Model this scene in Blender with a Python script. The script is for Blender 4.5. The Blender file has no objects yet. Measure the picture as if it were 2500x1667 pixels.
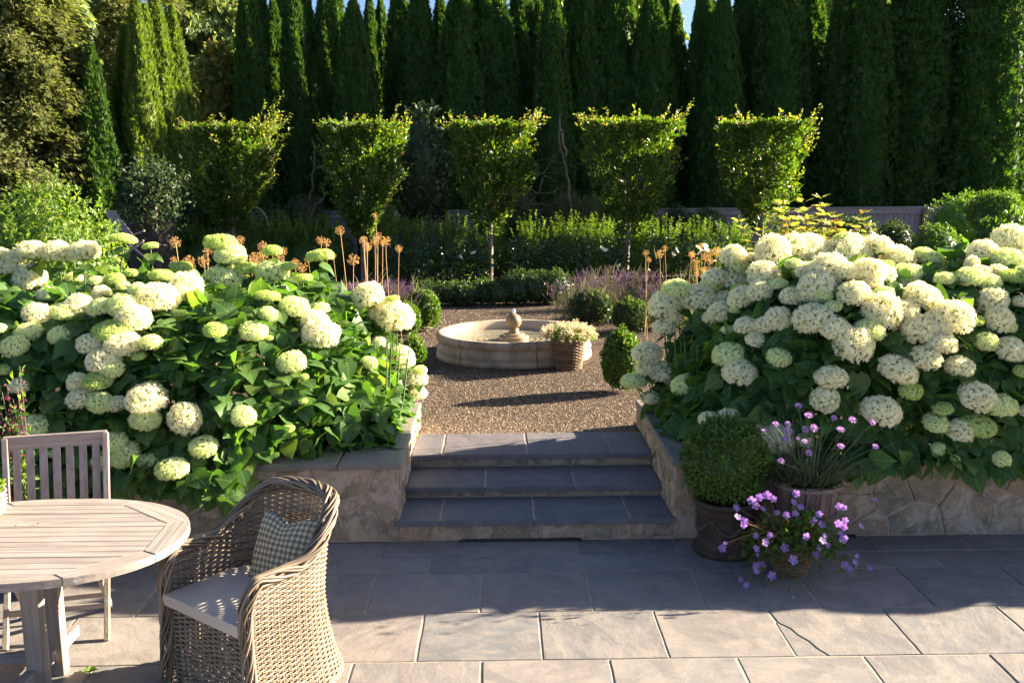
import bpy, math, random
import numpy as np
from mathutils import Matrix, Vector
random.seed(7)
RNG = np.random.default_rng(11)
PI = math.pi
SC = bpy.context.scene
COL = SC.collection

# ------------------------------------------------------------------ camera
CH = 2.3
FPX = 2362.035
CAM_R = np.array((0.99987, -0.01414, -0.00731))
CAM_U = np.array((0.00957, 0.16724, 0.98587))
CAM_F = np.array((0.01271, 0.98581, -0.16736))
cd = bpy.data.cameras.new('camera')
cam = bpy.data.objects.new('camera', cd)
COL.objects.link(cam)
cd.sensor_width = 36.0
cd.lens = FPX / 2500 * 36
cd.clip_end = 900
cd.clip_start = 0.05
cam.matrix_world = Matrix(((CAM_R[0], CAM_U[0], -CAM_F[0], 0), (CAM_R[1], CAM_U[1], -CAM_F[1], 0),
                           (CAM_R[2], CAM_U[2], -CAM_F[2], CH), (0, 0, 0, 1)))
SC.camera = cam

# ------------------------------------------------------------------ light
SUN_EL, SUN_AZ = math.radians(20.5), math.radians(18)     # height; angle behind the pure right
SUN = np.array((math.cos(SUN_AZ) * math.cos(SUN_EL), math.sin(SUN_AZ) * math.cos(SUN_EL), math.sin(SUN_EL)))
w = bpy.data.worlds.new('World')
SC.world = w
w.use_nodes = True
wn = w.node_tree
bg = wn.nodes['Background']
sky = wn.nodes.new('ShaderNodeTexSky')
sky.sky_type = 'NISHITA'
sky.sun_disc = False
sky.sun_elevation = SUN_EL
sky.sun_rotation = PI / 2 - SUN_AZ
sky.air_density = 0.5
sky.dust_density = 1.1
sky.ozone_density = 2.4
wn.links.new(sky.outputs[0], bg.inputs[0])
bg.inputs[1].default_value = 0.05
sl = bpy.data.lights.new('sun', 'SUN')
sl.energy = 5.0
sl.angle = math.radians(0.55)
sl.color = (1.0, 0.87, 0.66)
so = bpy.data.objects.new('sun', sl)
COL.objects.link(so)
so.rotation_euler = Vector(SUN).to_track_quat('Z', 'Y').to_euler()
so.location = (8, 5, 12)
vs = SC.view_settings
vs.view_transform = 'Standard'
vs.look = 'None'
vs.exposure = 2.5
vs.gamma = 1.0
SC.cycles.max_bounces = 7
SC.cycles.transparent_max_bounces = 8
SC.cycles.diffuse_bounces = 4

# ------------------------------------------------------------------ geometry helpers
def ray(px, py):
    """direction through a pixel of the photograph, px,py counted on a 2352 wide copy"""
    fx, fy = px * 2500 / 2352, py * 1667 / 1568
    return CAM_F + CAM_R * (fx - 1250) / FPX - CAM_U * (fy - 833.5) / FPX
def atz(px, py, z):
    d = ray(px, py)
    return np.array((0, 0, CH)) + d * ((z - CH) / d[2])
def atY(px, py, Y):
    d = ray(px, py)
    return np.array((0, 0, CH)) + d * (Y / d[1])

def tag(o, label=None, cat=None, group=None, kind=None):
    if label: o['label'] = label
    if cat: o['category'] = cat
    if group: o['group'] = group
    if kind: o['kind'] = kind
    return o
def empty(name, loc=(0, 0, 0), rz=0.0):
    o = bpy.data.objects.new(name, None)
    o.empty_display_size = 0.1
    COL.objects.link(o)
    o.location = [float(v) for v in loc]
    o.rotation_euler = (0, 0, rz)
    return o
def link(name, me, parent=None, loc=None):
    o = bpy.data.objects.new(name, me)
    COL.objects.link(o)
    if parent: o.parent = parent
    if loc is not None: o.location = [float(v) for v in loc]
    return o

def mesh_np(name, V, faces, mats, uv=None, smooth=False, midx=None):
    """faces: list of int arrays (M,k); uv: (nverts,2) per vertex"""
    me = bpy.data.meshes.new(name)
    V = np.asarray(V, dtype=np.float32)
    faces = [np.asarray(f, dtype=np.int32) for f in faces if len(f)]
    loops = np.concatenate([f.ravel() for f in faces])
    tot = np.concatenate([np.full(len(f), f.shape[1], dtype=np.int32) for f in faces])
    start = np.concatenate([[0], np.cumsum(tot)[:-1]]).astype(np.int32)
    me.vertices.add(len(V)); me.vertices.foreach_set('co', V.ravel())
    me.loops.add(len(loops)); me.loops.foreach_set('vertex_index', loops)
    me.polygons.add(len(tot)); me.polygons.foreach_set('loop_start', start); me.polygons.foreach_set('loop_total', tot)
    me.polygons.foreach_set('use_smooth', np.full(len(tot), bool(smooth)))
    if midx is not None: me.polygons.foreach_set('material_index', np.asarray(midx, dtype=np.int32))
    if uv is not None:
        l = me.uv_layers.new(name='UVMap')
        l.data.foreach_set('uv', np.asarray(uv, dtype=np.float32)[loops].ravel())
    me.update(calc_edges=True)
    for m in (mats if isinstance(mats, (list, tuple)) else [mats]): me.materials.append(m)
    return me

class MB:
    """collects shapes, builds one mesh"""
    def __init__(s): s.V, s.F, s.n, s.uv = [], {}, 0, []
    def add(s, V, F, uv=None):
        V = np.asarray(V, float).reshape(-1, 3)
        s.V.append(V)
        s.uv.append(np.zeros((len(V), 2)) if uv is None else np.asarray(uv, float))
        for f in F: s.F.setdefault(len(f), []).append([i + s.n for i in f])
        s.n += len(V)
        return s
    def grid(s, P, closed_u=False, closed_v=False, uv=None):
        """P (nu,nv,3)"""
        nu, nv = P.shape[:2]
        I = np.arange(nu * nv).reshape(nu, nv)
        if closed_u: I = np.vstack([I, I[:1]])
        if closed_v: I = np.hstack([I, I[:, :1]])
        q = np.stack([I[:-1, :-1], I[1:, :-1], I[1:, 1:], I[:-1, 1:]], -1).reshape(-1, 4)
        s.V.append(P.reshape(-1, 3)); s.uv.append(np.zeros((nu * nv, 2)) if uv is None else uv.reshape(-1, 2))
        s.F.setdefault(4, []).extend((q + s.n).tolist())
        s.n += nu * nv
        return s
    def box(s, c, size, R=None, bev=0.0):
        hx, hy, hz = [v / 2 for v in size]
        b = min(bev, hx * .9, hy * .9, hz * .9)
        if b <= 0:
            V = np.array([(x, y, z) for x in (-hx, hx) for y in (-hy, hy) for z in (-hz, hz)])
            F = [(0, 1, 3, 2), (4, 6, 7, 5), (0, 4, 5, 1), (2, 3, 7, 6), (0, 2, 6, 4), (1, 5, 7, 3)]
        else:
            V, F = [], []
            ix = {}
            for sx in (-1, 1):
                for sy in (-1, 1):
                    for sz in (-1, 1):
                        for k, v in enumerate(((sx * hx, sy * (hy - b), sz * (hz - b)), (sx * (hx - b), sy * hy, sz * (hz - b)), (sx * (hx - b), sy * (hy - b), sz * hz))):
                            ix[sx, sy, sz, k] = len(V); V.append(v)
            def q(a, flip): F.append(tuple(a[::-1] if flip else a))
            for sgn in (-1, 1):
                q([ix[sgn, -1, -1, 0], ix[sgn, 1, -1, 0], ix[sgn, 1, 1, 0], ix[sgn, -1, 1, 0]], sgn < 0)
                q([ix[-1, sgn, -1, 1], ix[-1, sgn, 1, 1], ix[1, sgn, 1, 1], ix[1, sgn, -1, 1]], sgn < 0)
                q([ix[-1, -1, sgn, 2], ix[1, -1, sgn, 2], ix[1, 1, sgn, 2], ix[-1, 1, sgn, 2]], sgn < 0)
                for s2 in (-1, 1):
                    q([ix[sgn, s2, -1, 0], ix[sgn, s2, 1, 0], ix[sgn, s2, 1, 1], ix[sgn, s2, -1, 1]], sgn * s2 < 0)
                    q([ix[sgn, -1, s2, 0], ix[sgn, 1, s2, 0], ix[sgn, 1, s2, 2], ix[sgn, -1, s2, 2]], sgn * s2 < 0)
                    q([ix[-1, sgn, s2, 1], ix[1, sgn, s2, 1], ix[1, sgn, s2, 2], ix[-1, sgn, s2, 2]], sgn * s2 < 0)
                    for s3 in (-1, 1):
                        F.append((ix[sgn, s2, s3, 0], ix[sgn, s2, s3, 1], ix[sgn, s2, s3, 2]))
            V = np.array(V)
        if R is not None: V = V @ np.asarray(R).T
        return s.add(V + np.asarray(c, float), F)
    def bar(s, a, b, wd, th, up=(0, 0, 1), bev=0.003):
        a, b = np.asarray(a, float), np.asarray(b, float)
        d = b - a; L = np.linalg.norm(d); d /= L
        x = np.cross(d, up); x /= np.linalg.norm(x); z = np.cross(x, d)
        return s.box((a + b) / 2, (wd, L, th), np.stack([x, d, z], 1), bev)
    def tube(s, P, r, k=6, cap=True, flat=1.0):
        P = np.asarray(P, float); n = len(P)
        r = np.broadcast_to(np.asarray(r, float), (n,))
        T = np.gradient(P, axis=0); T /= np.linalg.norm(T, axis=1)[:, None] + 1e-12
        up = np.array((0, 0, 1.0)) if abs(T[0][2]) < .9 else np.array((1.0, 0, 0))
        X = np.zeros((n, 3)); x = np.cross(T[0], up); x /= np.linalg.norm(x)
        for i in range(n):
            x = x - T[i] * (x @ T[i]); x /= np.linalg.norm(x) + 1e-12; X[i] = x
        Y = np.cross(T, X)
        a = np.arange(k) / k * 2 * PI
        G = P[:, None] + r[:, None, None] * (np.cos(a)[None, :, None] * X[:, None] + flat * np.sin(a)[None, :, None] * Y[:, None])
        b0 = s.n
        s.grid(G, closed_v=True)
        if cap:
            s.F.setdefault(k, []).append([b0 + i for i in range(k)][::-1])
            s.F[k].append([b0 + (n - 1) * k + i for i in range(k)])
        return s
    def lathe(s, prof, k=24, c=(0, 0, 0), a0=0.0, a1=2 * PI):
        full = abs(a1 - a0 - 2 * PI) < 1e-6
        a = np.linspace(a0, a1, k + 1)
        if full: a = a[:-1]
        pr = np.asarray(prof, float)
        G = np.stack([pr[:, 0][:, None] * np.cos(a) + c[0], pr[:, 0][:, None] * np.sin(a) + c[1], np.broadcast_to(pr[:, 1][:, None] + c[2], (len(pr), len(a)))], -1)
        return s.grid(G, closed_v=full)
    def mesh(s, name, mat, smooth=False, uv=False):
        F = [np.array(v) for v in s.F.values()]
        return mesh_np(name, np.concatenate(s.V), F, mat, uv=np.concatenate(s.uv) if uv else None, smooth=smooth)
    def build(s, name, mat, parent=None, loc=None, smooth=False, uv=False):
        return link(name, s.mesh(name, mat, smooth, uv), parent, loc)

def unit(A): return A / (np.linalg.norm(A, axis=-1, keepdims=True) + 1e-12)
def frames(D, N):
    """leaf frames: +Y along D, +Z near N"""
    D = unit(D); X = unit(np.cross(D, N)); Z = np.cross(X, D)
    return X, D, Z
def scatter(name, tmpl, P, D, N, S, mats, smooth=False, uv=True, extra=None, core=False):
    """many copies of small templates in one mesh. tmpl: list of (V, F[k-gons], UV)"""
    P, D, N = np.asarray(P), np.asarray(D), np.asarray(N)
    S = np.broadcast_to(np.asarray(S, float), (len(P),))
    X, Y, Z = frames(D, N)
    pick = RNG.integers(0, len(tmpl), len(P))
    Vs, Fs, UVs, off = [], {}, [], 0
    for t, (tv, tf, tu) in enumerate(tmpl):
        m = pick == t
        if not m.any(): continue
        tv = np.asarray(tv, float); n = m.sum()
        sc = S[m][:, None, None]
        V = P[m][:, None] + sc * (tv[None, :, 0:1] * X[m][:, None] + tv[None, :, 1:2] * Y[m][:, None] + tv[None, :, 2:3] * Z[m][:, None])
        Vs.append(V.reshape(-1, 3)); UVs.append(np.tile(np.asarray(tu, float), (n, 1)))
        base = off + np.arange(n) * len(tv)
        for f in tf:
            Fs.setdefault(len(f), []).append(base[:, None] + np.asarray(f)[None])
        off += n * len(tv)
    if extra is not None:
        EV, EF = extra
        Vs.append(EV); UVs.append(np.zeros((len(EV), 2)))
        for f in EF: Fs.setdefault(f.shape[1], []).append(f + off)
    F = [np.concatenate(v) for v in Fs.values()]
    mi = None
    if core:                                # the inner body uses the second material
        first = off
        mi = np.concatenate([(f[:, 0] >= first).astype(np.int32) for f in F])
    return mesh_np(name, np.concatenate(Vs), F, mats, uv=np.concatenate(UVs) if uv else None, smooth=smooth, midx=mi)

def nrand(n, k=3): return RNG.normal(size=(n, k))
def rdir(n): return unit(nrand(n))
def wob(D, seed, f=3.0):
    """smooth pseudo noise on positions, about -1..1"""
    r = np.random.default_rng(seed); s = 0
    for k in range(5):
        a = r.normal(size=3) * f * (1 + .5 * k); s = s + np.sin(D @ a + r.uniform(0, 6.28)) / (1 + .45 * k)
    return s / 2.2

def sphere_np(c, rad, nu=14, nv=9, seed=0, amp=.08):
    u = np.arange(nu) / nu * 2 * PI; v = np.linspace(.02, PI - .02, nv)
    D = np.stack([np.cos(u)[None] * np.sin(v)[:, None], np.sin(u)[None] * np.sin(v)[:, None], np.broadcast_to(np.cos(v)[:, None], (nv, nu))], -1).reshape(-1, 3)
    V = np.asarray(c) + D * np.asarray(rad) * (1 + amp * wob(D, seed))[:, None]
    I = np.arange(nu * nv).reshape(nv, nu); I = np.hstack([I, I[:, :1]])
    q = np.stack([I[:-1, :-1], I[1:, :-1], I[1:, 1:], I[:-1, 1:]], -1).reshape(-1, 4)
    return V, [q]
def merge_np(parts):
    V, F, off = [], [], 0
    for v, fs in parts:
        V.append(v); F += [f + off for f in fs]; off += len(v)
    return np.concatenate(V), F

WORDS = 'first second third fourth fifth sixth seventh eighth ninth tenth eleventh twelfth thirteenth fourteenth fifteenth sixteenth seventeenth eighteenth nineteenth twentieth'.split()
def nth(i):
    if i < 20: return WORDS[i]
    t = {2: 'twenty', 3: 'thirty', 4: 'forty', 5: 'fifty'}[(i + 1) // 10]
    r = (i + 1) % 10
    return (t[:-1] + 'ieth') if r == 0 else t + '-' + WORDS[r - 1]

# ------------------------------------------------------------------ materials
class NT:
    def __init__(s, name):
        s.m = bpy.data.materials.new(name); s.m.use_nodes = True
        s.t = s.m.node_tree; s.b = s.t.nodes['Principled BSDF']; s.out = s.t.nodes['Material Output']
    def n(s, typ, ins=None, **kw):
        x = s.t.nodes.new(typ)
        for k, v in kw.items(): setattr(x, k, v)
        for k, v in (ins or {}).items(): s.set(x.inputs[k], v)
        return x
    def set(s, inp, v):
        if isinstance(v, bpy.types.NodeSocket): s.t.links.new(v, inp)
        elif isinstance(v, bpy.types.Node): s.t.links.new(v.outputs[0], inp)
        else: inp.default_value = (*v, 1) if isinstance(v, tuple) and len(v) == 3 and inp.type == 'RGBA' else v
    def mix(s, f, a, b, blend='MIX'):
        x = s.n('ShaderNodeMix', data_type='RGBA', blend_type=blend)
        s.set(x.inputs[0], f); s.set(x.inputs[6], a); s.set(x.inputs[7], b)
        return x.outputs[2]
    def math(s, op, a, b=0.0, c=None):
        x = s.n('ShaderNodeMath', operation=op); s.set(x.inputs[0], a); s.set(x.inputs[1], b)
        if c is not None: s.set(x.inputs[2], c)
        return x.outputs[0]
    def co(s, kind='Object', scale=(1, 1, 1), rot=(0, 0, 0)):
        c = s.n('ShaderNodeTexCoord')
        return s.n('ShaderNodeMapping', {'Vector': c.outputs[kind], 'Scale': scale, 'Rotation': rot}).outputs[0]
    def noise(s, scale, det=4, rough=.55, vec=None, dist=0.0):
        x = s.n('ShaderNodeTexNoise', {'Scale': scale, 'Detail': det, 'Roughness': rough, 'Distortion': dist})
        if vec is not None: s.set(x.inputs['Vector'], vec)
        return x.outputs[0]
    def ramp(s, f, stops):
        x = s.n('ShaderNodeValToRGB'); s.set(x.inputs[0], f)
        e = x.color_ramp.elements
        while len(e) < len(stops): e.new(.5)
        for i, (p, c) in enumerate(stops): e[i].position = p; e[i].color = (*c, 1) if len(c) == 3 else c
        return x.outputs[0]
    def bump(s, h, strength=.3, dist=.01):
        x = s.n('ShaderNodeBump', {'Height': h, 'Strength': strength, 'Distance': dist})
        s.set(s.b.inputs['Normal'], x.outputs[0]); return x
    def base(s, c, rough=.7, spec=.3):
        s.set(s.b.inputs['Base Color'], c); s.set(s.b.inputs['Roughness'], rough); s.set(s.b.inputs['Specular IOR Level'], spec)
        return s.m

def leaf_mat(name, c1, c2, trans=.35, rough=.45, spec=.35, veins=False, c3=None, tcol=None):
    """foliage: each leaf gets its own tone between c1 and c2; light passes through"""
    t = NT(name)
    geo = t.n('ShaderNodeNewGeometry'); oi = t.n('ShaderNodeObjectInfo')
    r = t.math('FRACT', t.math('ADD', geo.outputs['Random Per Island'], oi.outputs['Random']))
    col = t.mix(r, c1, c2)
    if c3 is not None:
        r2 = t.math('FRACT', t.math('MULTIPLY', r, 17.3))
        col = t.mix(t.math('GREATER_THAN', r2, .86), col, c3)
    if veins:
        uv = t.n('ShaderNodeUVMap'); sp = t.n('ShaderNodeSeparateXYZ', {0: uv.outputs[0]})
        ax = t.math('ABSOLUTE', sp.outputs[0])
        mid = t.math('LESS_THAN', ax, .022)
        side = t.math('LESS_THAN', t.math('FRACT', t.math('MULTIPLY', t.math('SUBTRACT', sp.outputs[1], t.math('MULTIPLY', ax, .75)), 6.0)), .12)
        v = t.math('MAXIMUM', mid, t.math('MULTIPLY', side, .55))
        col = t.mix(t.math('MULTIPLY', v, .45), col, tuple(min(1, x * 1.9 + .03) for x in c2))
        t.bump(v, .35, .004)
    t.base(col, rough, spec)
    tb = t.n('ShaderNodeBsdfTranslucent')
    t.set(tb.inputs[0], t.mix(1.0, col, tcol or (1.0, 1.0, .42), 'MULTIPLY') if True else col)
    tc = t.n('ShaderNodeMix', data_type='RGBA', blend_type='ADD')
    mx = t.n('ShaderNodeMixShader', {0: trans, 1: t.b.outputs[0], 2: tb.outputs[0]})
    # brighten transmitted light a little: leaves transmit more yellow-green than they reflect
    hs = t.n('ShaderNodeHueSaturation', {'Saturation': 1.15, 'Value': 2.2, 'Color': col})
    t.set(tb.inputs[0], t.mix(1.0, hs.outputs[0], tcol or (1.0, .95, .45), 'MULTIPLY'))
    t.t.nodes.remove(tc)
    t.t.links.new(mx.outputs[0], t.out.inputs[0])
    return t.m

def slate_mat(name, warm=0.0, dark=1.0):
    t = NT(name)
    oi = t.n('ShaderNodeObjectInfo')
    off = t.n('ShaderNodeVectorMath', {0: oi.outputs['Random'], 1: (37.0, 19.0, 7.0)}, operation='MULTIPLY')
    c = t.n('ShaderNodeTexCoord')
    v = t.n('ShaderNodeVectorMath', {0: c.outputs['Object'], 1: off.outputs[0]}, operation='ADD').outputs[0]
    rot = t.n('ShaderNodeVectorRotate', {'Vector': v, 'Angle': t.math('MULTIPLY', oi.outputs['Random'], 9.0)}, rotation_type='Z_AXIS')
    st = t.n('ShaderNodeMapping', {'Vector': rot.outputs[0], 'Scale': (1.0, 1.9, 1.0)}).outputs[0]
    big = t.noise(1.6, 3, .5, v); cl = t.noise(6.0, 9, .66, st, .25); fine = t.noise(60, 3, .6, v)
    tone = t.ramp(t.math('FRACT', t.math('MULTIPLY', oi.outputs['Random'], 7.31)), [(0, (.17, .16, .16)), (.3, (.30, .265, .24)), (.5, (.19, .185, .19)), (.75, (.33, .29, .26)), (1, (.24, .20, .185))])
    col = t.mix(t.math('MULTIPLY', big, .5), tone, (.17, .165, .17))
    col = t.mix(t.ramp(cl, [(.42, (0, 0, 0)), (.62, (.55, .55, .55))]), col, (.36, .30, .25))
    col = t.mix(t.ramp(t.noise(2.3, 5, .65, v, 1.5), [(.5, (0, 0, 0)), (.58, (.35, .35, .35))]), col, (.13, .12, .115))
    col = t.mix(t.math('MULTIPLY', fine, .3), col, (.11, .11, .12))
    if warm: col = t.mix(warm, col, (.2, .17, .12))
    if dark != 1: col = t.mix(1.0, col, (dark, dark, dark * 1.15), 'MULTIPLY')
    h = t.math('ADD', t.math('MULTIPLY', cl, 1.0), t.math('MULTIPLY', fine, .12))
    t.bump(h, .42, .012)
    return t.base(col, t.math('MULTIPLY_ADD', cl, .25, .42), .4)

def noise_mat(name, stops, scale=8, det=5, rough=.8, bump=.3, bdist=.01, spec=.25, vec=(1, 1, 1), jit=.15, bscale=None):
    t = NT(name)
    v = t.co('Object', vec)
    oi = t.n('ShaderNodeObjectInfo')
    nz = t.noise(scale, det, .6, v)
    f = t.math('ADD', nz, t.math('MULTIPLY', t.math('SUBTRACT', oi.outputs['Random'], .5), jit * 2))
    col = t.ramp(f, stops)
    b = t.noise(bscale or scale * 4, 5, .6, v)
    t.bump(b, bump, bdist)
    return t.base(col, rough, spec)

def wood_mat(name, c1, c2, c3=None, axis=0, rough=.7, ring=26, bump=.25):
    """weathered timber with grain along a local axis"""
    t = NT(name)
    oi = t.n('ShaderNodeObjectInfo')
    sc = [30.0, 30.0, 30.0]; sc[axis] = 1.6
    c = t.n('ShaderNodeTexCoord')
    off = t.n('ShaderNodeVectorMath', {0: oi.outputs['Random'], 1: (13.0, 29.0, 17.0)}, operation='MULTIPLY')
    v = t.n('ShaderNodeVectorMath', {0: c.outputs['Object'], 1: off.outputs[0]}, operation='ADD').outputs[0]
    m = t.n('ShaderNodeMapping', {'Vector': v, 'Scale': tuple(sc)}).outputs[0]
    g = t.ramp(t.noise(1.4, 6, .7, m, .5), [(.36, (0, 0, 0)), (.62, (1, 1, 1))]); blot = t.noise(5, 3, .5, v)
    col = t.mix(g, c1, c2)
    col = t.mix(t.math('MULTIPLY', t.ramp(blot, [(.45, (0, 0, 0)), (.7, (1, 1, 1))]), .45), col, c3 or c1)
    col = t.mix(t.math('MULTIPLY', t.math('SUBTRACT', oi.outputs['Random'], .3), .35), col, c2)
    t.bump(g, bump, .004)
    return t.base(col, rough, .25)
M = {}
M['slate'] = slate_mat('slate')
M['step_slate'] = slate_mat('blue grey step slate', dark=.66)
M['coping'] = slate_mat('coping slate', warm=.45)
M['joint'] = noise_mat('sandy joint mortar', [(.3, (.28, .23, .17)), (.7, (.42, .36, .28))], 30, bump=.5, bdist=.004)
M['stone'] = NT('fieldstone')
def _stone(t):
    oi = t.n('ShaderNodeObjectInfo')
    c = t.n('ShaderNodeTexCoord')
    off = t.n('ShaderNodeVectorMath', {0: oi.outputs['Random'], 1: (31.0, 11.0, 23.0)}, operation='MULTIPLY')
    v = t.n('ShaderNodeVectorMath', {0: c.outputs['Object'], 1: off.outputs[0]}, operation='ADD').outputs[0]
    tone = t.ramp(oi.outputs['Random'], [(0, (.33, .235, .14)), (.25, (.47, .335, .21)), (.45, (.28, .23, .15)), (.6, (.50, .36, .24)), (.8, (.37, .295, .19)), (1, (.43, .28, .165))])
    n1 = t.noise(5, 6, .65, v, .8); n2 = t.noise(22, 5, .6, v)
    col = t.mix(t.ramp(n1, [(.4, (0, 0, 0)), (.6, (1, 1, 1))]), tone, (.22, .18, .13))
    col = t.mix(t.ramp(n2, [(.5, (0, 0, 0)), (.72, (.7, .7, .7))]), col, (.55, .42, .30))
    sm = t.noise(2.6, 4, .7, v, 1.2)
    col = t.mix(t.ramp(sm, [(.52, (0, 0, 0)), (.6, (.85, .85, .85))]), col, (.55, .415, .31))
    t.bump(t.math('ADD', n1, t.math('MULTIPLY', n2, .5)), .7, .02)
    return t.base(col, .85, .2)
M['stone'] = _stone(M['stone'])
M['mortar'] = noise_mat('pinkish mortar', [(.3, (.42, .30, .21)), (.55, (.52, .385, .285)), (.8, (.58, .45, .345))], 7, bump=.9, bdist=.012, bscale=45)
M['gravel_base'] = noise_mat('gravel ground', [(.3, (.03, .02, .014)), (.5, (.11, .075, .05)), (.75, (.27, .195, .14))], 42, 6, .95, 1.0, .03, bscale=70)
M['soil'] = noise_mat('dark mulch soil', [(.3, (.03, .022, .015)), (.7, (.09, .06, .04))], 30, 5, .95, 1.0, .02)
M['grass_far'] = noise_mat('rough lawn', [(.3, (.03, .05, .015)), (.7, (.07, .1, .03))], 2, 5, .95, 1.0, .05)
M['pebble'] = leaf_mat('pebbles', (.16, .112, .078), (.38, .28, .195), 0.0, .85, .2, c3=(.48, .37, .27))
M['dark'] = noise_mat('dark drain metal', [(.3, (.03, .03, .032)), (.7, (.06, .058, .055))], 10)

# ------------------------------------------------------------------ hardscape
ZU = 0.325                          # upper garden level
Z1, Z2 = 0.148, 0.228
YW = 5.9185                         # front face of the retaining walls
XL, XR = -0.652, 1.104              # cheek walls either side of the steps
ZCAP = 0.53

ground = MB()
ground.add([(-90, 7.3, ZU - .03), (90, 7.3, ZU - .03), (90, 160, ZU - .03), (-90, 160, ZU - .03)], [(0, 1, 2, 3)])
tag(ground.build('ground', M['grass_far']), kind='structure')
g2 = MB(); g2.add([(-90, -60, -.03), (90, -60, -.03), (90, 7.305, -.03), (-90, 7.305, -.03)], [(0, 1, 2, 3)])
g2.add([(-90, 7.3, -.03), (90, 7.3, -.03), (90, 7.3, ZU - .03), (-90, 7.3, ZU - .03)], [(0, 1, 2, 3)])
tag(g2.build('lower_ground', M['grass_far']), kind='structure')

def poly_slab(pts, z0, z1, bev=.004, jit=0.0):
    """a flat slab from an outline (ccw), with eased upper edge"""
    p = np.array(pts, float); n = len(p)
    c = p.mean(0)
    inn = p + unit(c - p) * bev * 1.6
    V = [(x, y, z0) for x, y in p] + [(x, y, z1 - bev) for x, y in p] + [(x, y, z1) for x, y in inn]
    F = [(i, (i + 1) % n, n + (i + 1) % n, n + i) for i in range(n)] + [(n + i, n + (i + 1) % n, 2 * n + (i + 1) % n, 2 * n + i) for i in range(n)]
    F.append(tuple(2 * n + i for i in range(n)))
    return V, F
def rough_rect(x0, x1, y0, y1, g=.005, k=5, j=.0022):
    x0 += g; x1 -= g; y0 += g; y1 -= g
    P = []
    for a, b in (((x0, y0), (x1, y0)), ((x1, y0), (x1, y1)), ((x1, y1), (x0, y1)), ((x0, y1), (x0, y0))):
        for i in range(k):
            t = i / k
            e = random.uniform(-j, j) if i else 0
            dx, dy = b[0] - a[0], b[1] - a[1]; L = math.hypot(dx, dy)
            P.append((a[0] + dx * t - dy / L * e, a[1] + dy * t + dx / L * e))
    return P
def slab(parent, name, pts, z0, z1, mat, bev=.0025):
    c = np.mean(np.array(pts), 0)
    V, F = poly_slab([(x - c[0], y - c[1]) for x, y in pts], z0 - z1, 0, bev)
    return MB().add(V, F).build(name, mat, parent, (c[0], c[1], z1))

patio = empty('patio'); tag(patio, kind='structure')
jb = MB(); jb.box((0, 1.4, -.0125), (16, 9.04, .017))
tag(jb.build('joint_bed', M['joint'], patio))
W = 0.6155
rows = [(YW + .004, 5.6678, -.7482), (5.6678, 5.4062, -.4387), (5.4062, 4.8799, -.738), (4.8799, 4.3528, -.4203), (4.3528, 3.826, -.7167), (3.826, 3.3, -.45), (3.3, 2.9, -.72)]
for ri, (yb, yf, x0) in enumerate(rows):
    k0 = -7 if ri < 5 else -5
    for k in range(k0, 8):
        if yf < 3.8 and abs(k) > 5: continue
        xa, xb = x0 + k * W, x0 + (k + 1) * W
        xa += random.uniform(-.004, .004)
        if ri == 3 and k == 3:          # the cracked slab right of the steps: a corner piece has broken off
            g = .006
            crk = [(xa + g + .004, yb - .16), (xa + .055, yb - .23), (xa + .07, yb - .30), (xa + .105, yb - .37), (xa + .125, yb - .45), (xa + .158, yf + g)]
            slab(patio, 'paving_slab', [(xa + g, yf + g)] + [(x - .006, y) for x, y in crk[::-1]], -.024, -.0015, M['slate'])
            slab(patio, 'paving_slab', [(x + .005, y) for x, y in crk[::-1]] [0:1] + [(xb - g, yf + g), (xb - g, yb - g), (xa + g, yb - g)] + [(x + .005, y) for x, y in crk[:-1]], -.024, 0.0, M['slate'])
            continue
        slab(patio, 'paving_slab', rough_rect(xa, xb, yf, yb), -.024, random.uniform(-.0015, .0015), M['slate'])
for k in range(-5, 5):                # rows behind the photographer's feet
    for r in range(4):
        slab(patio, 'paving_slab', rough_rect(-.4 + k * W + (r % 2) * .3, -.4 + (k + 1) * W + (r % 2) * .3, 2.9 - (r + 1) * .527, 2.9 - r * .527), -.024, 0, M['slate'])

# steps
steps = empty('steps', (0.22, YW, 0)); tag(steps, kind='structure')
def sub(o): o.location = (o.location.x - .22, o.location.y - YW, o.location.z); return o
core = MB()
core.box(((XL + XR) / 2, YW + .006 + .25, Z1 / 2 - .02), (XR - XL + .05, .5, Z1 - .03))
core.box(((XL + XR) / 2, 6.3456 + .006 + .25, Z2 / 2 - .02), (XR - XL - .01, .5, Z2 - .03))
core.box(((XL + XR) / 2, 6.795 + .006 + .295, ZU / 2 - .02), (XR - XL - .01, .59, ZU - .03))
sub(core.build('riser_core', M['mortar'], steps))
TR = [(Z1, 5.881, 6.345, [-.6886, -.3896, .2101, .8226, 1.1197]), (Z2, 6.308, 6.794, [-.650, -.1089, .5042, 1.100]), (ZU, 6.757, 7.36, [-.650, -.4257, .1934, .8068, 1.102])]
for z, yf, yb, xs in TR:
    for a, b in zip(xs[:-1], xs[1:]):
        k = random.uniform(-.001, .001)
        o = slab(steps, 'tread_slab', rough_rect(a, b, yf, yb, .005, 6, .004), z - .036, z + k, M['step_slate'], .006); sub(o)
    jm = MB(); jm.box(((xs[0] + xs[-1]) / 2, (yf + yb) / 2 + .008, z - .019), (xs[-1] - xs[0] - .02, yb - yf - .03, .028)); sub(jm.build('tread_bed', M['joint'], steps))

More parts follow.
